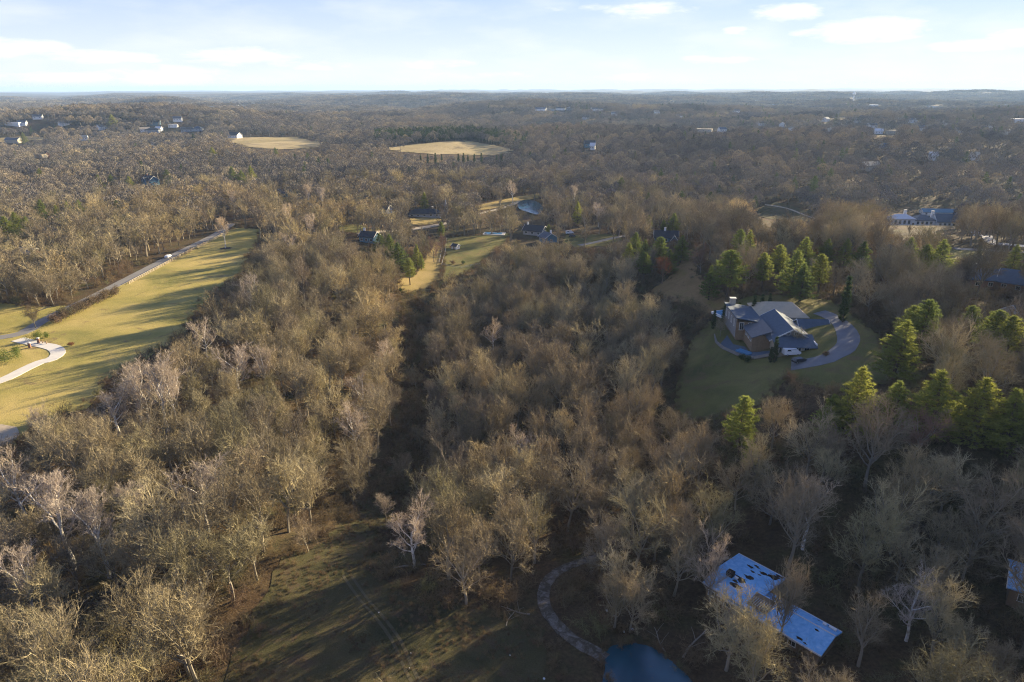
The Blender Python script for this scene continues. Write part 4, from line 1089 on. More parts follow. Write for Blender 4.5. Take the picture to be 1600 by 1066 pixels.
# ------------------------------------------------------------------ buildings
def slab(mb, q, th, mi=0):
    """a flat sheet through the points q, th thick (downwards)"""
    n = len(q); top = [tuple(p) for p in q]; bot = [(p[0], p[1], p[2] - th) for p in q]
    mb.add(top + bot, [tuple(range(n)), tuple(range(2 * n - 1, n - 1, -1))] + [(i, i + n, (i + 1) % n + n, (i + 1) % n) for i in range(n)], mi)
class Building:
    def __init__(s, name, label, x, y, rz=0, cat='house', group=None, z=None):
        s.root = thing(name, (x, y, gz(x, y) if z is None else z), rz, label, cat, group)
    def part(s, name, mb, mat, parent=None, label=None):
        o = link(name, mb.mesh(name, [mat]), parent or s.root)
        if label: o['label'] = label
        return o
    def wall(s, x0, x1, y0, y1, z1, mat, z0=-2.5, label=None):
        mb = MB(); mb.box((x0 + x1) / 2, (y0 + y1) / 2, (z0 + z1) / 2, x1 - x0, y1 - y0, z1 - z0)
        return s.part('wall', mb, mat, None, label)
    def gable(s, x0, x1, y0, y1, ze, zr, along, mat, wallmat, over=.6, ends=True, trim='trim'):
        mb = MB(); g = MB(); T_ = []
        if along == 'x':
            ym = (y0 + y1) / 2; dz = (zr - ze) * over / ((y1 - y0) / 2)
            for a, b in ((y0 - over, ym), (y1 + over, ym)):
                slab(mb, [(x0 - over, a, ze - dz), (x1 + over, a, ze - dz), (x1 + over, b, zr), (x0 - over, b, zr)], .25)
            for x, sx in ((x0, -1), (x1, 1)):
                g.add([(x - sx * .02, y0, ze), (x - sx * .02, y1, ze), (x - sx * .02, ym, zr - .1), (x - sx * .3, y0, ze), (x - sx * .3, y1, ze), (x - sx * .3, ym, zr - .1)], [(0, 1, 2), (3, 5, 4), (0, 3, 4, 1), (1, 4, 5, 2), (2, 5, 3, 0)])
                xo = x + sx * (over + .06)
                t_ = MB(); T_.append(t_)
                for a in (y0 - over, y1 + over):
                    slab(t_, [(xo - .06, a, ze - dz + .06), (xo + .06, a, ze - dz + .06), (xo + .06, ym, zr + .06), (xo - .06, ym, zr + .06)], .42)
        else:
            xm = (x0 + x1) / 2; dz = (zr - ze) * over / ((x1 - x0) / 2)
            for a, b in ((x0 - over, xm), (x1 + over, xm)):
                slab(mb, [(a, y0 - over, ze - dz), (a, y1 + over, ze - dz), (b, y1 + over, zr), (b, y0 - over, zr)], .25)
            for y, sy in ((y0, -1), (y1, 1)):
                g.add([(x0, y - sy * .02, ze), (x1, y - sy * .02, ze), (xm, y - sy * .02, zr - .1), (x0, y - sy * .3, ze), (x1, y - sy * .3, ze), (xm, y - sy * .3, zr - .1)], [(0, 1, 2), (3, 5, 4), (0, 3, 4, 1), (1, 4, 5, 2), (2, 5, 3, 0)])
                yo = y + sy * (over + .06)
                t_ = MB(); T_.append(t_)
                for a in (x0 - over, x1 + over):
                    slab(t_, [(a, yo - .06, ze - dz + .06), (a, yo + .06, ze - dz + .06), (xm, yo + .06, zr + .06), (xm, yo - .06, zr + .06)], .42)
        r_ = s.part('roof', mb, mat); s.part('gable_wall', g, wallmat)
        if trim:
            for t_ in T_: s.part('fascia', t_, trim, r_)
        return r_
    def hip(s, x0, x1, y0, y1, ze, zr, mat, over=.7, inset=None):
        mb = MB(); x0 -= over; x1 += over; y0 -= over; y1 += over; ze -= .2
        w, d = x1 - x0, y1 - y0; i_ = (min(w, d) / 2) if inset is None else inset
        if w >= d: a, b = (x0 + i_, (y0 + y1) / 2, zr), (x1 - i_, (y0 + y1) / 2, zr)
        else: a, b = ((x0 + x1) / 2, y0 + i_, zr), ((x0 + x1) / 2, y1 - i_, zr)
        c = [(x0, y0, ze), (x1, y0, ze), (x1, y1, ze), (x0, y1, ze)]
        low = [(p[0], p[1], p[2] - .3) for p in c]
        if w >= d: f = [(0, 1, 5, 4), (1, 2, 5), (2, 3, 4, 5), (3, 0, 4)]
        else: f = [(0, 1, 4), (1, 2, 5, 4), (2, 3, 5), (3, 0, 4, 5)]
        mb.add(c + [a, b] + low, f + [(0, 6, 7, 1), (1, 7, 8, 2), (2, 8, 9, 3), (3, 9, 6, 0), (6, 9, 8, 7)])
        return s.part('roof', mb, mat)
    def shed(s, x0, x1, y0, y1, z0, z1, mat, axis_='x', over=.6, label=None):
        """lean-to roof, height z0 at the low coordinate side and z1 at the other"""
        mb = MB()
        if axis_ == 'x': k = (z1 - z0) / (x1 - x0); q = [(x0 - over, y0 - over, z0 - k * over), (x1 + over, y0 - over, z1 + k * over), (x1 + over, y1 + over, z1 + k * over), (x0 - over, y1 + over, z0 - k * over)]
        else: k = (z1 - z0) / (y1 - y0); q = [(x0 - over, y0 - over, z0 - k * over), (x1 + over, y0 - over, z0 - k * over), (x1 + over, y1 + over, z1 + k * over), (x0 - over, y1 + over, z1 + k * over)]
        slab(mb, q, .3); return s.part('roof', mb, mat, None, label)
    def window(s, x, y, z, w, h, face, name='window'):
        """frame with a recessed pane on the face 'x-','x+','y-','y+'"""
        ax, sg = face[0], (-1 if face[1] == '-' else 1)
        f, p = MB(), MB()
        for (du, dv, su, sv) in ((0, h / 2, w + .2, .12), (0, -h / 2, w + .2, .12), (-w / 2, 0, .12, h), (w / 2, 0, .12, h), (0, 0, .06, h)):
            if ax == 'y': f.box(x + du, y + sg * .05, z + dv, su, .12, sv)
            else: f.box(x + sg * .05, y + du, z + dv, .12, su, sv)
        if ax == 'y': p.box(x, y + sg * .02, z, w - .05, .05, h - .05)
        else: p.box(x + sg * .02, y, z, .05, w - .05, h - .05)
        fo = s.part(name, f, 'trim'); s.part('pane', p, 'glass', fo); return fo
    def chimney(s, x, y, z0, z1, mat='brick', w=1.1):
        mb = MB(); mb.box(x, y, (z0 + z1) / 2, w, w * .8, z1 - z0)
        c = s.part('chimney', mb, mat)
        m2 = MB(); m2.box(x, y, z1 + .08, w * 1.2, w, .16); s.part('cap', m2, 'concrete', c)
    def door(s, x, y, z0, face, w=1.0, h=2.1, mat='tan_wood'):
        mb = MB(); sg = -1 if face[1] == '-' else 1
        if face[0] == 'y': mb.box(x, y + sg * .04, z0 + h / 2, w, .1, h)
        else: mb.box(x + sg * .04, y, z0 + h / 2, .1, w, h)
        d_ = s.part('door', mb, mat); k = MB()
        if face[0] == 'y': k.box(x + w * .35, y + sg * .13, z0 + 1, .08, .08, .08)
        else: k.box(x + sg * .13, y + w * .35, z0 + 1, .08, .08, .08)
        s.part('handle', k, 'metal', d_)

# the many-roofed house on the rise
hx, hy = ground(1217, 530, 1.0)
hz_ = gz(hx + 4, hy) - 1.3
H = Building('grey_roofed_house', 'large grey many-roofed house with tan back roof beside the circular drive', hx, hy, R(-4), z=hz_)
H.wall(-3.5, 8.5, -6, 14, 3.6, 'cream_wall'); H.gable(-4.5, 8.5, -6, 14, 3.4, 7.0, 'y', 'slate_shingle', 'grey_siding', over=.8)
H.wall(-12, -3.6, 8, 25, 4.2, 'tan_wood', label='tall brown vertical-boarded wing wall'); H.shed(-12.3, -3.2, 7.6, 25, 5.9, 4.4, 'slate_shingle', 'x')
mb = MB(); mb.box(-12.08, 16.5, 2.0, .3, 16.4, 7.2); H.part('wall', mb, 'tan_wood')
for k in range(16):
    mb = MB(); mb.box(-12.28, 8.9 + k * 1.02, 1.9, .1, .35, 7.2); H.part('board', mb, 'grey_siding')
H.wall(-2, 13, 14.5, 30, 4.2, 'cream_wall'); H.hip(-2.5, 13.5, 14.6, 30, 4.4, 7.4, 'tan_roof', inset=4)
H.wall(8.9, 18, 5, 13, 3.0, 'cream_wall'); H.gable(8.8, 18, 5, 13, 3.0, 5.4, 'x', 'slate_shingle', 'white_paint', over=.7)
H.wall(-4, 7.5, -11, -6.2, 2.9, 'cream_wall'); H.shed(-4, 7.8, -11.2, -6.0, 2.9, 4.6, 'slate_shingle', 'y', over=.7)
mb = MB(); mb.box(8.15, -8.6, 3.55, .25, 6.4, .5); H.part('fascia', mb, 'white_paint')
H.wall(-9.5, -3.7, -3, 8, 3.0, 'tan_wood'); H.shed(-9.6, -4.2, -3.4, 7.8, 3.0, 5.0, 'grey_shingle', 'x')
for x in (-2.4, .2, 2.8, 5.4): H.window(x, -11, 1.4, 1.6, 1.5, 'y-')
for y in (-1, 2, 5): H.window(-9.5, y, 1.4, 1.6, 1.4, 'x-')
for x in (0.5, 3.2): H.window(x, -6.32, 5.3, 1.2, .9, 'y-')
for y in (11, 15, 19, 22.5): H.window(-12.35, y, 3.0, 1.2, 2.4, 'x-')
for x in (-10.5, -7.5, -5): H.window(x, 8, 2.6, 1.4, 2.6, 'y-')
for y in (7, 9, 11): H.window(18, y, 1.4, 1.2, 1.3, 'x+')
H.door(6.7, -11, -.3, 'y-')
H.chimney(-10.2, 24.2, 4, 7.9, 'cream_wall', 1.9)
# patio with low wall, plunge pool and steps on the lawn side
pt = thing('patio', (hx, hy, hz_), R(-4), 'curved stone patio with low wall on the lawn side of the house', 'patio')
arc = [(-20 + 2.5 * math.cos(a) * 0 + 0, 0, 0) for a in (0,)]
cv = [(-16, 22), (-16.6, 15), (-15.6, 8), (-13.6, 1.5), (-12, -3.5), (-9.5, -7), (-5, -8.5)]
inner = [(-12.6, 22), (-12.6, 15), (-12.6, 8), (-10, 3), (-9.8, -1), (-8, -4), (-4.4, -6)]
mb = MB()
zl = [gz(hx + a, hy + b) - hz_ + .45 for a, b in cv]; zi = [gz(hx + a, hy + b) - hz_ + .6 for a, b in inner]
mb.add([(a, b, z) for (a, b), z in zip(cv, zl)] + [(a, b, z) for (a, b), z in zip(inner, zi)], [(i, i + 1, i + 8, i + 7) for i in range(6)])
link('paving', mb.mesh('paving', ['slate_shingle']), pt)
mb = MB()
for (a, z0_), (b, z1_) in zip(list(zip(cv, zl))[:-1], list(zip(cv, zl))[1:]):
    mb.tube([(a[0], a[1], z0_ - .3), (b[0], b[1], z1_ - .3)], [.75, .75], 4)
link('wall', mb.mesh('wall', ['gravel']), pt)
mb = MB(); mb.box(-11.4, -2.2, zi[4] - .05, 2.6, 5.2, .5, R(38)); link('pool', mb.mesh('pool', ['pool_cover']), pt)
px_, py_ = ground(1140, 494)
pl = thing('swimming_pool', (px_, py_, gz(px_, py_)), R(20), 'blue covered swimming pool with pale rim behind the house', 'pool')
mb = MB(); mb.box(0, 0, .35, 9, 11, .9); link('rim', mb.mesh('rim', ['white_paint']), pl)
mb = MB(); mb.box(0, 0, .85, 7.8, 9.8, .12); link('cover', mb.mesh('cover', ['pool_cover']), pl)

# the blue-roofed building at lower right
z0 = 0.0
a = np.array(ground(1100, 904, 4.5)); b = np.array(ground(1161, 864, 4.5)); c = np.array(ground(1225, 901, 4.5))
w1 = np.array(ground(1211, 922, 4.2)); w2 = np.array(ground(1317, 981, 4.2)); w3 = np.array(ground(1283, 1016, 4.2))
e = (w2 - w1) / np.linalg.norm(w2 - w1); ang = math.atan2(e[1], e[0]); nrm = np.array([-e[1], e[0]])
org = (a + c) / 2
def loc(p): d = np.array(p) - org; return float(d @ e), float(d @ nrm)
la, lb, lc, l1, l2, l3 = map(loc, (a, b, c, w1, w2, w3))
B = Building('blue_roofed_building', 'long low building with worn blue roofs half hidden by bare trees', org[0], org[1], ang, cat='building', z=gz(*org))
by1 = max(lb[1], lc[1]); by0 = min(la[1], -by1 * .9); bx0 = la[0]; bx1 = lc[0]
B.wall(bx0 + .6, bx1 - .6, by0 + .6, by1 - .6, 3.4, 'tan_wood', z0=-1)
# very flat gabled roof sheet in two halves
mb = MB(); ym = (by0 + by1) / 2 - .5
slab(mb, [(bx0, by0, 3.7), (bx1, by0, 3.7), (bx1, ym, 4.4), (bx0, ym, 4.4)], .3); B.part('roof', mb, 'skylit_blue_roof')
mb = MB(); slab(mb, [(bx0, ym, 4.402), (bx1, ym, 4.402), (bx1, by1, 3.7), (bx0, by1, 3.7)], .3); B.part('roof', mb, 'skylit_blue_roof')
wx0, wx1 = (l1[0] - 7.5), l2[0]; wy1 = (l1[1] + l2[1]) / 2; wy0 = l3[1]
B.wall(wx0 + .7, wx1 - .7, wy0 + .7, wy1 - .7, 3.0, 'tan_wood', z0=-1)
wm_ = wy1 - (wy1 - wy0) * .36
mb = MB(); slab(mb, [(wx0, wy0, 3.1), (wx1, wy0, 3.1), (wx1, wm_, 4.1), (wx0, wm_, 4.1)], .3); B.part('roof', mb, 'skylit_blue_roof')
mb = MB(); slab(mb, [(wx0, wm_, 4.102), (wx1, wm_, 4.102), (wx1, wy1, 3.2), (wx0, wy1, 3.2)], .3); B.part('roof', mb, 'skylit_blue_roof', None, 'darker back slope of the long wing')
mb = MB(); mb.box((wx0 + wx1) / 2, wm_, 4.14, wx1 - wx0, .22, .1); B.part('ridge_cap', mb, 'white_roof')
for (x0_, x1_, y_, z_) in ((bx0, bx1, by1 + .08, 3.62), (bx0, bx1, by0 - .08, 3.62), (wx0, wx1, wy0 - .08, 3.0), (bx1 + .2, wx1, wy1 + .08, 3.1)):
    mb = MB(); mb.box((x0_ + x1_) / 2, y_, z_, x1_ - x0_, .14, .3); B.part('gutter', mb, 'white_roof')
def rz_(x, y):                                   # roof height of either block at a local point
    if by0 <= y <= by1 and bx0 <= x <= bx1: return 4.4 - .7 * (ym - y) / (ym - by0) if y < ym else 4.4 - .7 * (y - ym) / (by1 - ym)
    return 4.1 - (wm_ - y) / (wm_ - wy0) if y < wm_ else 4.1 - .9 * (y - wm_) / (wy1 - wm_)
rs = np.random.default_rng(77)
for (fx0, fx1, fy0, fy1, n_) in ((.35, .97, .72, .97, 9), (.2, .6, .25, .5, 5), (.1, .9, .1, .9, 6)):
    for k in range(n_):                           # drifts of fallen leaves and patches where the sheet has gone
        cx_ = bx0 + (bx1 - bx0) * rs.uniform(fx0, fx1); cy_ = by0 + (by1 - by0) * rs.uniform(fy0, fy1)
        rr = rs.uniform(.25, .8); pts = []
        for q in range(11):
            th = q * 6.2832 / 11; rad = rr * rs.uniform(.55, 1.3)
            x = min(max(cx_ + 1.7 * rad * math.cos(th), bx0 + .1), bx1 - .1); y = cy_ + .8 * rad * math.sin(th)
            y = min(max(y, by0 + .1), ym - .05) if cy_ < ym else max(min(y, by1 - .1), ym + .05)
            pts.append((x, y, rz_(x, y) + .02))
        mb = MB(); slab(mb, pts, .015); B.part('leaf_drift', mb, 'mulch')
for k in range(16):
    cx_ = rs.uniform(bx1 - 4 if k % 2 else bx1 + .5, wx1 - 1); cy_ = rs.choice([rs.uniform(wy0 + .4, wm_ - .4), wy1 - .5, wy0 + .5])
    if by0 - .6 < cy_ < by1 + .6 and cx_ < bx1 + .6: continue
    rr = rs.uniform(.15, .55); pts = []
    for q in range(9):
        th = q * 6.2832 / 9; rad = rr * rs.uniform(.5, 1.3)
        x = cx_ + 1.8 * rad * math.cos(th); y = cy_ + .7 * rad * math.sin(th)
        y = min(max(y, wy0 + .05), wm_ - .05) if cy_ < wm_ else min(max(y, wm_ + .05), wy1 - .05)
        pts.append((x, y, rz_(x, y) + .02))
    mb = MB(); slab(mb, pts, .015); B.part('leaf_drift', mb, 'mulch')
# stripped section where only the battens show
sx0 = bx1 - 1.5
for k in range(9):
    mb = MB(); mb.box(sx0 + .2 + k * .42, (wy0 + wm_) / 2 + .6, rz_(sx0, (wy0 + wm_) / 2 + .6) + .08, .14, (wm_ - wy0) * .62, .07)
    B.part('batten', mb, 'grey_siding')
mb = MB(); ya, yb = wy0 + 1.1, wm_ - .15
slab(mb, [(sx0, ya, rz_(sx0, ya) + .03), (sx0 + 3.9, ya, rz_(sx0, ya) + .03), (sx0 + 3.9, yb, rz_(sx0, yb) + .03), (sx0, yb, rz_(sx0, yb) + .03)], .02) if yb > ya else None
if mb.v: B.part('bare_decking', mb, 'tan_wood')
for (x, y) in (((bx0 + bx1) / 2 - 1.0, ym - .9), ((bx0 + bx1) / 2 - 3, ym + .2), (wx1 - 2.8, wy1 - .9), (wx1 - 1.7, wy1 - .8), (wx1 - 1.0, wy1 - .9)):
    mb = MB(); mb.box(x, y, rz_(x, y) + .15, .65, .5, .34); sk = B.part('skylight', mb, 'white_paint')
mb = MB(); mb.box((bx0 + bx1) / 2 - 2.3, ym - .9, rz_((bx0 + bx1) / 2 - 2.3, ym - .9) + .4, 1.3, 1.2, 1.1); B.part('chimney', mb, 'mulch')
for k in range(5): B.window(bx0 + 1.8 + k * 2.2, by0 + .6, 1.7, 1.3, 1.2, 'y-')
for k in range(6): B.window(wx0 + 2 + k * 2.6, wy0 + .7, 1.5, 1.4, 1.1, 'y-')
B.door(wx1 - 2.2, wy0 + .7, 0, 'y-')

def simple_house(name, label, u, v, w, d, h, rz, wallm, roofm, kind='gable', rise=2.6, chim=None, cat='house', wins=3, off=0, wing=None, group=None):
    x, y = ground(u, v)
    b_ = Building(name, label, x, y, rz, cat, group)
    b_.wall(-w / 2, w / 2, -d / 2, d / 2, h, wallm)
    if kind == 'gable': b_.gable(-w / 2, w / 2, -d / 2, d / 2, h, h + rise, 'x', roofm, wallm)
    elif kind == 'hip': b_.hip(-w / 2, w / 2, -d / 2, d / 2, h, h + rise, roofm)
    elif kind == 'flat': b_.shed(-w / 2, w / 2, -d / 2, d / 2, h + .1, h + .35, roofm, 'y', over=.3)
    if wing:
        wx_, wy_, ww, wd_, wh = wing
        b_.wall(wx_ - ww / 2, wx_ + ww / 2, wy_ - wd_ / 2, wy_ + wd_ / 2, wh, wallm)
        b_.gable(wx_ - ww / 2, wx_ + ww / 2, wy_ - wd_ / 2, wy_ + wd_ / 2, wh, wh + rise * .9, 'y', roofm, wallm)
    for k in range(wins):
        b_.window(-w / 2 + w * (k + .5) / wins, -d / 2, h * .5, min(1.6, w / wins * .5), min(1.5, h * .45), 'y-')
    b_.window(-w / 2, 0, h * .5, 1.3, min(1.3, h * .4), 'x-'); b_.window(w / 2, 0, h * .5, 1.3, min(1.3, h * .4), 'x+')
    if chim: b_.chimney(chim[0], chim[1], h, h + rise + 1.4, chim[2])
    return b_
simple_house('dark_roofed_house', 'dark roofed house with a bright ridge line left of the yellow-green pine', 836, 366, 14, 9, 3.4, R(-28), 'grey_siding', 'dark_shingle', 'gable', 3.0, (-5.5, 0, 'white_paint'))
simple_house('dark_roofed_house', 'grey-blue house end with pale gable in front of the dark roofed one', 856, 378, 8, 9, 3.6, R(-62), 'blue_siding', 'grey_shingle', 'gable', 2.8, (2, 1, 'white_paint'))
simple_house('dark_roofed_house', 'dark roofed house with white chimney and blue panels among pines', 1040, 378, 13, 9, 3.8, R(-10), 'blue_siding', 'dark_shingle', 'gable', 3.0, (-.8, 0, 'white_paint'), wing=(4.5, -4.5, 4, 4, 2.6))
simple_house('dark_roofed_house', 'low dark roofed house behind the pines at right', 1379, 398, 12, 9, 3.4, R(-8), 'brick', 'dark_shingle', 'hip', 2.6)
simple_house('long_dark_house', 'long dark roofed house above the pale drive', 664, 338, 24, 9, 3.0, R(3), 'grey_siding', 'dark_shingle', 'hip', 2.8, (6, 0, 'stone'), wins=5)
simple_house('dark_roofed_house', 'small dark blue house half behind the pines left of the golden strip', 578, 378, 10, 8, 4.2, R(-20), 'blue_siding', 'dark_shingle', 'gable', 2.6, (-4, 1, 'white_paint'))
simple_house('white_walled_house', 'small white-walled house in the trees above the yard', 603, 333, 8, 7, 4.0, R(-30), 'white_paint', 'dark_shingle', 'gable', 2.6, wins=2)
simple_house('turquoise_house', 'turquoise-sided house with steep white-trimmed gables in the left wood', 236, 289, 15, 11, 5.5, R(-35), 'blue_siding', 'dark_shingle', 'gable', 4.2, (-4, 0, 'brick'), wing=(3, -5.5, 5, 4, 5))
simple_house('blue_house', 'small blue and white house at the end of the left wood', 447, 307, 11, 8, 4.0, R(-12), 'blue_siding', 'grey_shingle', 'gable', 2.4, wing=(4, -4, 4, 3, 2.6))
simple_house('brick_house', 'brick house seen through bare trees near the left edge', 46, 403, 12, 9, 3.6, R(-15), 'brick', 'tan_roof', 'gable', 2.4, (3, 0, 'white_paint'))
simple_house('hill_house', 'dark roofed house with white side at the tan ridge field', 367, 216, 24, 14, 6.0, R(-22), 'white_paint', 'dark_shingle', 'gable', 5, wins=4)
simple_house('edge_house', 'large dark roofed house with two gables at the right edge', 1548, 447, 18, 10, 3.8, R(-14), 'brick', 'slate_shingle', 'hip', 3.4, (-7, 1, 'white_paint'), wins=4)
simple_house('edge_house', 'dark blue roofed house with brown gable touching the right edge', 1592, 453, 14, 11, 3.8, R(-42), 'brick', 'slate_shingle', 'gable', 4.0, (2, 0, 'stone'))
simple_house('pale_house', 'pale-walled house at the right edge behind tall pines', 1606, 505, 14, 9, 4.0, R(8), 'white_paint', 'dark_shingle', 'gable', 2.8)
simple_house('corner_shed', 'blue-roofed shed cut by the right edge in the shaded wood', 1616, 936, 9, 9, 4.2, R(-35), 'tan_wood', 'skylit_blue_roof', 'gable', 2.0, cat='shed', wins=2)
# the pale mansion in the shaded valley
mx, my = ground(1440, 352)
M = Building('white_mansion', 'sprawling white and grey mansion in the shaded valley', mx, my, R(-6), cat='mansion')
M.wall(-26, -8, -5, 6, 6, 'white_paint'); M.hip(-26, -8, -5, 6, 6, 9, 'white_roof')
M.wall(-34, -27, -6, 3, 4, 'white_paint'); M.hip(-34, -27, -6, 3, 4, 6.5, 'grey_shingle')
M.wall(-7.6, 8, -4, 8, 5, 'white_paint'); M.hip(-7.6, 8, -4, 8, 5, 8.5, 'grey_shingle')
M.wall(8.5, 26, -7, 6, 4.6, 'white_paint'); M.gable(8.5, 26, -7, 6, 4.6, 10, 'x', 'slate_shingle', 'white_paint')
for x in (-23, -19.5, -16, -12.5): M.window(x, -5, 3.2, 1.8, 3, 'y-')
for x in (-5, -1.6, 1.8, 5.2): M.window(x, -4, 2.6, 1.8, 2.4, 'y-')
for x in (11, 14.5, 18, 21.5): M.window(x, -7, 2.2, 1.8, 1.8, 'y-')
M.door(-9.2, -5, 0, 'y-', 1.4, 2.6); M.chimney(7.6, 2, 6, 11.4, 'white_paint', 2); M.chimney(-14, 2, 6, 12, 'white_paint', 2)
simple_house('pool_house', 'long low blue-grey building behind the white mansion', 1466, 336, 30, 10, 3.4, R(-8), 'white_paint', 'blue_siding', 'gable', 2.4, cat='building', wins=6)
# distant houses seen one by one
FAR_H = [(22, 196, 36, 12, 'flat', 'white_paint', 'white_roof', 'long white building at the far left edge below the shaded ridge'), (36, 196, 16, 10, 'gable', 'white_paint', 'grey_shingle', 'small white house right of the long white building'),
 (22, 223, 30, 12, 'gable', 'cream_wall', 'grey_shingle', 'grey house at the far left beside the pale field strip'), (61, 247, 26, 10, 'flat', 'cream_wall', 'tan_roof', 'low tan-roofed building in the far left wood'),
 (73, 246, 9, 8, 'gable', 'brick', 'dark_shingle', 'small brick house beside the low tan-roofed building'), (132, 219, 14, 10, 'gable', 'white_paint', 'tan_roof', 'white-walled house with tan roof in the far left wood'),
 (227, 206, 18, 12, 'gable', 'white_paint', 'tan_roof', 'pale house at the left of the dark cluster'), (240, 207, 28, 16, 'hip', 'grey_siding', 'dark_shingle', 'big dark hip-roofed house in the far cluster'), (249, 205, 14, 10, 'gable', 'white_paint', 'white_roof', 'white-roofed house right of the big hip roof'),
 (271, 199, 18, 10, 'flat', 'white_paint', 'white_roof', 'bright white flat-roofed house in the far cluster'), (293, 206, 24, 14, 'gable', 'grey_siding', 'dark_shingle', 'dark gabled house at the right of the far cluster'), (278, 189, 18, 10, 'gable', 'white_paint', 'grey_shingle', 'pale house on the slope above the far cluster'),
 (243, 195, 20, 12, 'gable', 'blue_siding', 'dark_shingle', 'dark blue house left above the far cluster'), (310, 205, 18, 12, 'hip', 'grey_siding', 'slate_shingle', 'slate-roofed house between cluster and ridge house'),
 (243, 232, 9, 8, 'gable', 'white_paint', 'tan_roof', 'small pale house below the far cluster'), (288, 233, 9, 8, 'gable', 'cream_wall', 'tan_roof', 'small tan house below the far cluster'), (362, 238, 10, 8, 'gable', 'white_paint', 'brick', 'pinkish house below the tan ridge field'),
 (86, 165, 60, 30, 'flat', 'white_paint', 'white_roof', 'pale building on the far shaded ridge'),
 (921, 230, 16, 12, 'gable', 'blue_siding', 'dark_shingle', 'blue house alone in the shaded wood beyond the pines'), (926, 234, 7, 8, 'gable', 'white_paint', 'white_roof', 'white garage in front of the lone blue house'),
 (1100, 206, 34, 14, 'flat', 'cream_wall', 'tan_roof', 'long tan roofed building in the distant suburb'), (1128, 206, 16, 12, 'gable', 'white_paint', 'slate_shingle', 'blue-roofed house right of the long tan roof'), (1190, 196, 18, 14, 'gable', 'white_paint', 'grey_shingle', 'grey-roofed house beyond the long tan roof'),
 (1372, 209, 14, 12, 'gable', 'white_paint', 'white_roof', 'white house at the left end of the pale clearing'), (1394, 209, 22, 14, 'flat', 'cream_wall', 'tan_roof', 'flat tan building on the pale clearing'),
 (1592, 191, 40, 20, 'flat', 'white_paint', 'white_roof', 'big white flat-roofed building at the far right edge'), (1457, 250, 9, 8, 'gable', 'white_paint', 'white_roof', 'tiny white-roofed house deep in the right wood'), (1521, 250, 9, 8, 'gable', 'white_paint', 'tan_roof', 'tiny pale-roofed house further right in the wood'),
 (1358, 266, 20, 10, 'gable', 'cream_wall', 'tan_roof', 'tan house in the gap above the shaded valley'), (1381, 236, 10, 8, 'gable', 'white_paint', 'slate_shingle', 'small slate-roofed house in the right wood'),
 (1365, 166, 30, 24, 'flat', 'white_paint', 'white_roof', 'small white building near the right horizon'), (1462, 168, 50, 30, 'flat', 'white_paint', 'tan_roof', 'pale low roof near the right horizon'), (1408, 174, 40, 24, 'flat', 'cream_wall', 'tan_roof', 'tan roof between the two pale roofs near the horizon'), (1576, 164, 50, 30, 'flat', 'white_paint', 'white_roof', 'white roof near the right end of the horizon'),
 (845, 173, 34, 20, 'gable', 'white_paint', 'slate_shingle', 'pale house at the end of the dark row near the horizon'), (858, 173, 30, 20, 'hip', 'grey_siding', 'dark_shingle', 'dark hip roof beside the pale end house'), (876, 172, 30, 20, 'gable', 'white_paint', 'dark_shingle', 'dark gable with pale wall in the horizon row'),
 (893, 172, 34, 20, 'hip', 'grey_siding', 'slate_shingle', 'slate hip roof at the right of the horizon row'), (932, 173, 34, 20, 'gable', 'white_paint', 'grey_shingle', 'grey-roofed house left of the pink-walled one'), (944, 172, 30, 20, 'gable', 'cream_wall', 'tan_roof', 'tan house ending the row near the horizon'), (1026, 178, 16, 14, 'gable', 'white_paint', 'tan_roof', 'bright little house standing clear of the trees'),
 (1038, 190, 24, 16, 'gable', 'white_paint', 'grey_shingle', 'grey roof below the bright little house'), (1045, 168, 40, 24, 'gable', 'white_paint', 'white_roof', 'white roof above the bright little house')]
for (u, v, w, d, kind, wm__, rm, lab) in FAR_H:
    big = 1.0
    simple_house('distant_house' if w < 60 else 'distant_building', lab, u, v, w, d, 6.0 if w < 60 else 9, R((u * 37) % 50 - 25), wm__, rm, kind, 3.8, wins=3, cat='house' if w < 60 else 'building')
# generic houses of the suburb on the right, a few pixels each
proto = simple_house('suburb_house', 'small pale house half sunk in the trees of the distant right-hand suburb', 1100, 190, 18, 12, 6, .3, 'white_paint', 'grey_shingle', 'gable', 4, wins=2, group='houses of the distant suburb')
def copy_thing(o, loc, rz):
    c = o.copy(); COL.objects.link(c); c.location = loc; c.rotation_euler = (0, 0, rz)
    for ch in list(o.children):
        d = ch.copy(); COL.objects.link(d); d.parent = c
        for g_ in list(ch.children):
            h_ = g_.copy(); COL.objects.link(h_); h_.parent = d
    return c
SUBURB.sort()
def sub_label(k):
    n = len(SUBURB)
    return 'small pale house in the distant trees, ' + (ORD[k] + ' from the left end' if k < 20 else ORD[n - 1 - k] + ' from the right end')
proto.root['label'] = sub_label(0)
for k in range(1, len(SUBURB)):
    u, v = SUBURB[k]; x, y = ground(u, v); c_ = copy_thing(proto.root, (x, y, gz(x, y)), (u * 13 % 60) / 40); c_['label'] = sub_label(k)
x, y = ground(*SUBURB[0]); proto.root.location = (x, y, gz(x, y))

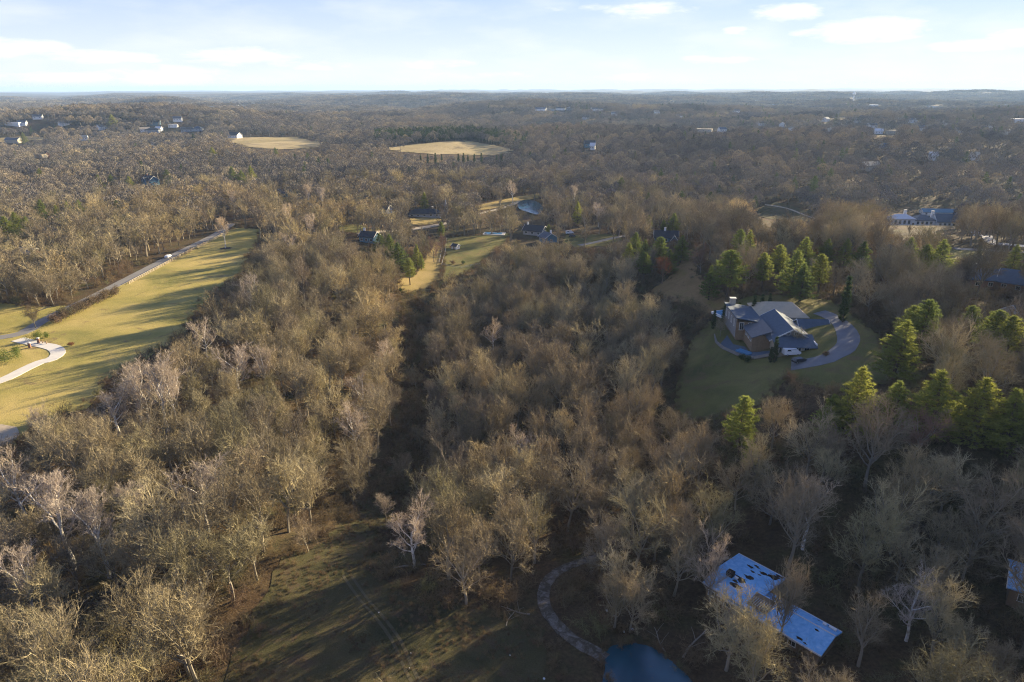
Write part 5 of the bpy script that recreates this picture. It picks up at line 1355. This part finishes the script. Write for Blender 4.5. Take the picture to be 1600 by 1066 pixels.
# ------------------------------------------------------------------ vehicles
def car(name, label, u, v, rz, L, Wd, Ht, paint, van=False, lift=.2):
    x, y = ground(u, v); r_ = thing(name, (x, y, gz(x, y) + lift), rz, label, 'van' if van else 'car')
    prof = [(-.5, .28), (-.5, .62), (-.44, .70), (-.40, 1.0), (.18, 1.0), (.36, .72), (.49, .60), (.5, .28)] if not van else [(-.5, .2), (-.5, .97), (-.48, 1.0), (.24, 1.0), (.36, .66), (.49, .55), (.5, .2)]
    mb = MB(); n = len(prof); vs = []
    for sy, k in ((-1, 1), (1, 1)):
        for (a, h) in prof: vs.append((a * L, sy * Wd / 2 * (.84 if h > .8 else 1), h * Ht))
    mb.add(vs, [tuple(range(n))[::-1], tuple(range(n, 2 * n))] + [(i, (i + 1) % n, (i + 1) % n + n, i + n) for i in range(n)])
    link('body', mb.mesh('body', [paint]), r_)
    g = MB()
    for sy in (-1, 1): g.add([(-.36 * L, sy * Wd * .47, .72 * Ht), (.30 * L, sy * Wd * .47, .72 * Ht), (.17 * L, sy * Wd * .44, .95 * Ht), (-.34 * L, sy * Wd * .44, .95 * Ht)], [(0, 1, 2, 3)])
    a, b = (prof[5], prof[4]) if not van else (prof[4], prof[3])
    g.add([(a[0] * L + .02, -Wd * .42, a[1] * Ht + .03), (a[0] * L + .02, Wd * .42, a[1] * Ht + .03), (b[0] * L + .03, Wd * .38, b[1] * Ht - .02), (b[0] * L + .03, -Wd * .38, b[1] * Ht - .02)], [(0, 1, 2, 3)])
    link('window', g.mesh('window', ['glass']), r_)
    for sx in (-.31, .31):
        for sy in (-1, 1):
            w_ = MB(); w_.tube([(sx * L, sy * (Wd / 2 - .18), .33), (sx * L, sy * (Wd / 2 + .03), .33)], [.33, .33], 12, cap=True)
            wo = link('wheel', w_.mesh('wheel', ['rubber']), r_)
            h_ = MB(); h_.tube([(sx * L, sy * (Wd / 2 + .03), .33), (sx * L, sy * (Wd / 2 + .045), .33)], [.18, .18], 8, cap=True); link('rim', h_.mesh('rim', ['metal']), wo)
    for sy in (-1, 1):
        l_ = MB(); l_.box(.495 * L, sy * Wd * .36, .56 * Ht * .9, .06, .3, .14); link('headlight', l_.mesh('headlight', ['trim']), r_)
    return r_
i0 = int(np.argmin([(q[0] - ground(262, 403)[0]) ** 2 + (q[1] - ground(262, 403)[1]) ** 2 for q in ROADQ]))
tg = ROADQ[i0 + 1] - ROADQ[i0 - 1]
car('parked_car', 'silver car driving on the country road beside the meadow', 263, 403, math.atan2(tg[1], tg[0]), 4.6, 1.9, 1.5, 'car_white')
car('white_van', 'white van parked at the front corner of the many-roofed house', 1236, 556, R(5), 5.4, 2.1, 2.3, 'car_white', True, .25)
car('dark_car', 'dark car beside the white van on the circular drive', 1248, 567, R(20), 4.6, 1.9, 1.5, 'car_dark')
car('pool_side_car', 'dark car parked behind the left wing of the house', 1147, 503, R(70), 4.5, 1.9, 1.5, 'car_dark')
car('drive_car', 'dark car on the green lawn drive in the trees', 894, 371, R(10), 4.6, 1.9, 1.6, 'car_dark')
car('drive_van', 'white van behind the dark car in the trees', 890, 366, R(10), 5.4, 2.0, 2.2, 'car_white', True)
car('far_truck', 'white van on the bright driveway near the right edge', 1525, 366, R(150), 5.6, 2.1, 2.4, 'car_white', True)

# ------------------------------------------------------------------ fences, gate posts, lawn things
def fence(name, label, pts, step, h, mat, rails=2, r=.09):
    Q = []
    for a, b in zip(pts[:-1], pts[1:]):
        a = np.array(a); b = np.array(b); k = max(1, int(np.linalg.norm(b - a) / step))
        for j in range(k): Q.append(a + (b - a) * j / k)
    Q.append(np.array(pts[-1])); x0, y0 = Q[0]; zb = gz(x0, y0)
    r_ = thing(name, (x0, y0, zb), 0, label, 'fence')
    pm = MB(); pm.box(0, 0, h / 2 - .15, r * 2, r * 2, h + .3); pmesh = pm.mesh('post', [mat])
    for q in Q:
        p = link('post', pmesh, r_); p.location = (q[0] - x0, q[1] - y0, gz(*q) - zb)
    for k in range(rails):
        mb = MB(); z = h * (.9 - .42 * k)
        mb.tube([(q[0] - x0, q[1] - y0, gz(*q) - zb + z) for q in Q], [r * .7] * len(Q), 4)
        link('rail', mb.mesh('rail', [mat]), r_)
    return r_
ra = int(np.argmin([abs(q[1] - ground(190, 444)[1]) for q in ROADQ])); rb = int(np.argmin([abs(q[1] - ground(352, 358)[1]) for q in ROADQ]))
fl = [tuple(ROADQ[i] - ROADN[i] * 5.2) for i in range(ra, rb, 6)]
fence('roadside_fence', 'pale rail fence between the country road and the meadow', fl, 2.6, 1.35, 'rail_wood', 3, .13)
fl2 = [tuple(ROADQ[i] + ROADN[i] * 4.6) for i in range(ra - 40, ra - 4, 6)]
if False: fence('bank_fence', 'brown rail fence above the bramble bank', fl2, 3, 1.2, 'rail_wood', 2, .08)
fence('lawn_fence', 'thin wire fence around the mown lawn', G([(698, 374), (696, 395), (690, 416), (720, 420), (750, 414)]), 3, 1.3, 'metal', 2, .05)
fence('strip_fence', 'thin wire fence along the golden strip', G([(692, 378), (690, 396), (686, 412)]), 3, 1.2, 'metal', 2, .05)
def pillar(u, v, label, h=1.9, w=.75):
    x, y = ground(u, v); r_ = thing('gate_post', (x, y, gz(x, y)), R(15), label, 'gate post', 'brick gate posts')
    mb = MB()
    mb.box(0, 0, h / 2 - .2, w, w, h + .4); link('shaft', mb.mesh('shaft', ['brick']), r_)
    mb = MB(); mb.box(0, 0, h + .1, w * 1.25, w * 1.25, .2); mb.box(0, 0, h + .28, w * .8, w * .8, .18); link('cap', mb.mesh('cap', ['concrete']), r_)
pillar(47, 544, 'brick gate post on the near side of the driveway'); pillar(61, 537, 'brick gate post on the far side of the driveway', 2.0)
g1 = ground(61, 536); g2 = ground(73, 538)
fence('gate_fence', 'short brown board fence beside the far gate post', [g1, g2], 1.5, 1.3, 'tan_wood', 3, .12)
# lawn shed
x, y = ground(712, 389)
S = Building('lawn_shed', 'small white shed with dark roof on the mown lawn', x, y, R(-35), cat='shed')
S.wall(-2, 2, -1.6, 1.6, 2.3, 'white_paint', z0=-.3); S.gable(-2, 2, -1.6, 1.6, 2.3, 3.4, 'x', 'dark_shingle', 'white_paint', over=.3); S.door(0, -1.6, 0, 'y-'); S.window(2, 0, 1.4, .7, .7, 'x+')
x, y = ground(772, 366)
pl = thing('pool_deck', (x, y, gz(x, y)), R(-8), 'light blue garden pool with pale deck at the top of the mown lawn', 'pool')
mb = MB(); mb.box(0, 0, .25, 15, 8, .6); link('deck', mb.mesh('deck', ['concrete']), pl)
mb = MB(); mb.box(-.5, .3, .60, 12, 5.4, .12); link('water_surface', mb.mesh('water_surface', ['pool_cover']), pl)
x, y = ground(697, 333)
sp = thing('garden_spire', (x, y, gz(x, y)), 0, 'white pointed spire standing above the pale drive', 'spire')
mb = MB(); mb.tube([(0, 0, -.2), (0, 0, 5), (0, 0, 5.2), (0, 0, 11)], [1.3, 1.2, 1.5, .05], 8); link('shaft', mb.mesh('shaft', ['white_paint']), sp)
mb = MB(); mb.tube([(0, 0, 10.9), (0, 0, 12.2)], [.06, .03], 5); link('finial', mb.mesh('finial', ['metal']), sp)
x, y = ground(1333, 158)
wt_ = thing('water_tower', (x, y, gz(x, y)), 0, 'white water tower on the right horizon', 'water tower')
mb = MB()
mb.tube([(0, 0, 34), (0, 0, 37), (0, 0, 42), (0, 0, 47), (0, 0, 50)], [2, 9, 11, 9, 1], 14); link('tank', mb.mesh('tank', ['white_paint'], True), wt_)
mb = MB(); mb.tube([(0, 0, -1), (0, 0, 6), (0, 0, 35)], [5, 2.6, 2.2], 10); link('column', mb.mesh('column', ['white_paint'], True), wt_)
# pale leaning trunk above the fork, fallen logs, field stones
def log(u, v, L, rz, r, label, tilt=0.0):
    x, y = ground(u, v); r_ = thing('fallen_log', (x, y, gz(x, y) + r * .6), rz, label, 'log', 'fallen logs')
    mb = MB(); rs_ = np.random.default_rng(int(u)); t_ = np.linspace(0, 1, 7)
    dz = [gz(x + math.cos(rz) * L * (k - .5), y + math.sin(rz) * L * (k - .5)) - gz(x, y) for k in t_]
    mb.tube([(L * (k - .5), .25 * math.sin(5 * k), d_ + tilt * L * k) for k, d_ in zip(t_, dz)], r * (1 - .6 * t_), 6, cap=True)
    link('trunk', mb.mesh('trunk', ['log_wood']), r_)
    for j in range(3):
        m2 = MB(); k = .35 + .2 * j; s_ = 1 if j % 2 else -1
        m2.tube([(L * (k - .5), 0, dz[3] + tilt * L * k), (L * (k - .38), s_ * 1.0, .6 + dz[3] + tilt * L * k), (L * (k - .3), s_ * 1.9, 1.0 + dz[3] + tilt * L * k)], [r * .35, r * .2, .03], 4); link('branch', m2.mesh('branch', ['log_wood']), r_)
log(62, 490, 9, R(35), .25, 'pale leaning dead trunk above the driveway fork', .25)
log(640, 885, 7, R(20), .18, 'pale fallen log at the wood edge of the lower clearing')
log(805, 955, 6, R(160), .16, 'broken grey log at the brushy corner of the lower clearing')
log(798, 965, 5, R(70), .13, 'short log crossing the broken grey one')
log(1030, 1000, 6, R(100), .15, 'fallen log above the pond')
log(1085, 1005, 9, R(50), .22, 'dark fallen trunk between pond and blue roof')
rs_ = np.random.default_rng(3)
for k, (u, v, s_) in enumerate(((642, 1022, .16), (578, 888, .14), (640, 1045, .11), (592, 958, .12), (797, 1025, .13), (948, 955, .25), (988, 984, .28), (975, 988, .2), (850, 1062, .22))):
    x, y = ground(u, v); mb = MB(); n = 7
    mb.tube([(0, 0, -.1), (0, 0, .25 * s_ * 2), (.05, 0, .7 * s_)], [s_ * .8, s_, s_ * .4], 7, cap=True)
    me_ = mb.mesh('field_stone', ['white_roof'])
    co = np.array([v_.co[:] for v_ in me_.vertices]) * (1 + rs_.normal(0, .16, (len(me_.vertices), 3))); me_.vertices.foreach_set('co', co.ravel())
    tag(link('field_stone', me_, None, (x, y, gz(x, y) + .12)), ('pale stone by the lower end of the wheel ruts', 'pale stone at the upper end of the clearing', 'lower pale stone beside the wheel ruts', 'pale stone on the left part of the clearing', 'pale stone right of centre on the clearing', 'pale stone under the trees above the pond', 'larger pale stone beside the pond', 'smaller pale stone beside the pond', 'pale stone at the lower right corner of the clearing')[k], 'stone', 'pale stones of the lower clearing')

# ------------------------------------------------------------------ air
HAZE = 1
if HAZE:
    zmin = float(GZ.min()) - 1.5
    mb = MB(); top_z = 150.0
    S = 30000
    mb.box(0, 0, (zmin + top_z) / 2, 2 * S, 2 * S, top_z - zmin)
    m, t = new_mat('haze')
    pv = nd(t, 'ShaderNodeVolumePrincipled')
    pv.inputs['Color'].default_value = (.45, .66, 1.0, 1)
    pv.inputs['Density'].default_value = 5.5e-5
    pv.inputs['Anisotropy'].default_value = .1
    o_ = nd(t, 'ShaderNodeOutputMaterial'); lk(t, pv.outputs[0], o_.inputs['Volume'])
    tag(link('haze', mb.mesh('haze', ['haze'])), 'thin pale winter haze over the land', kind='stuff')
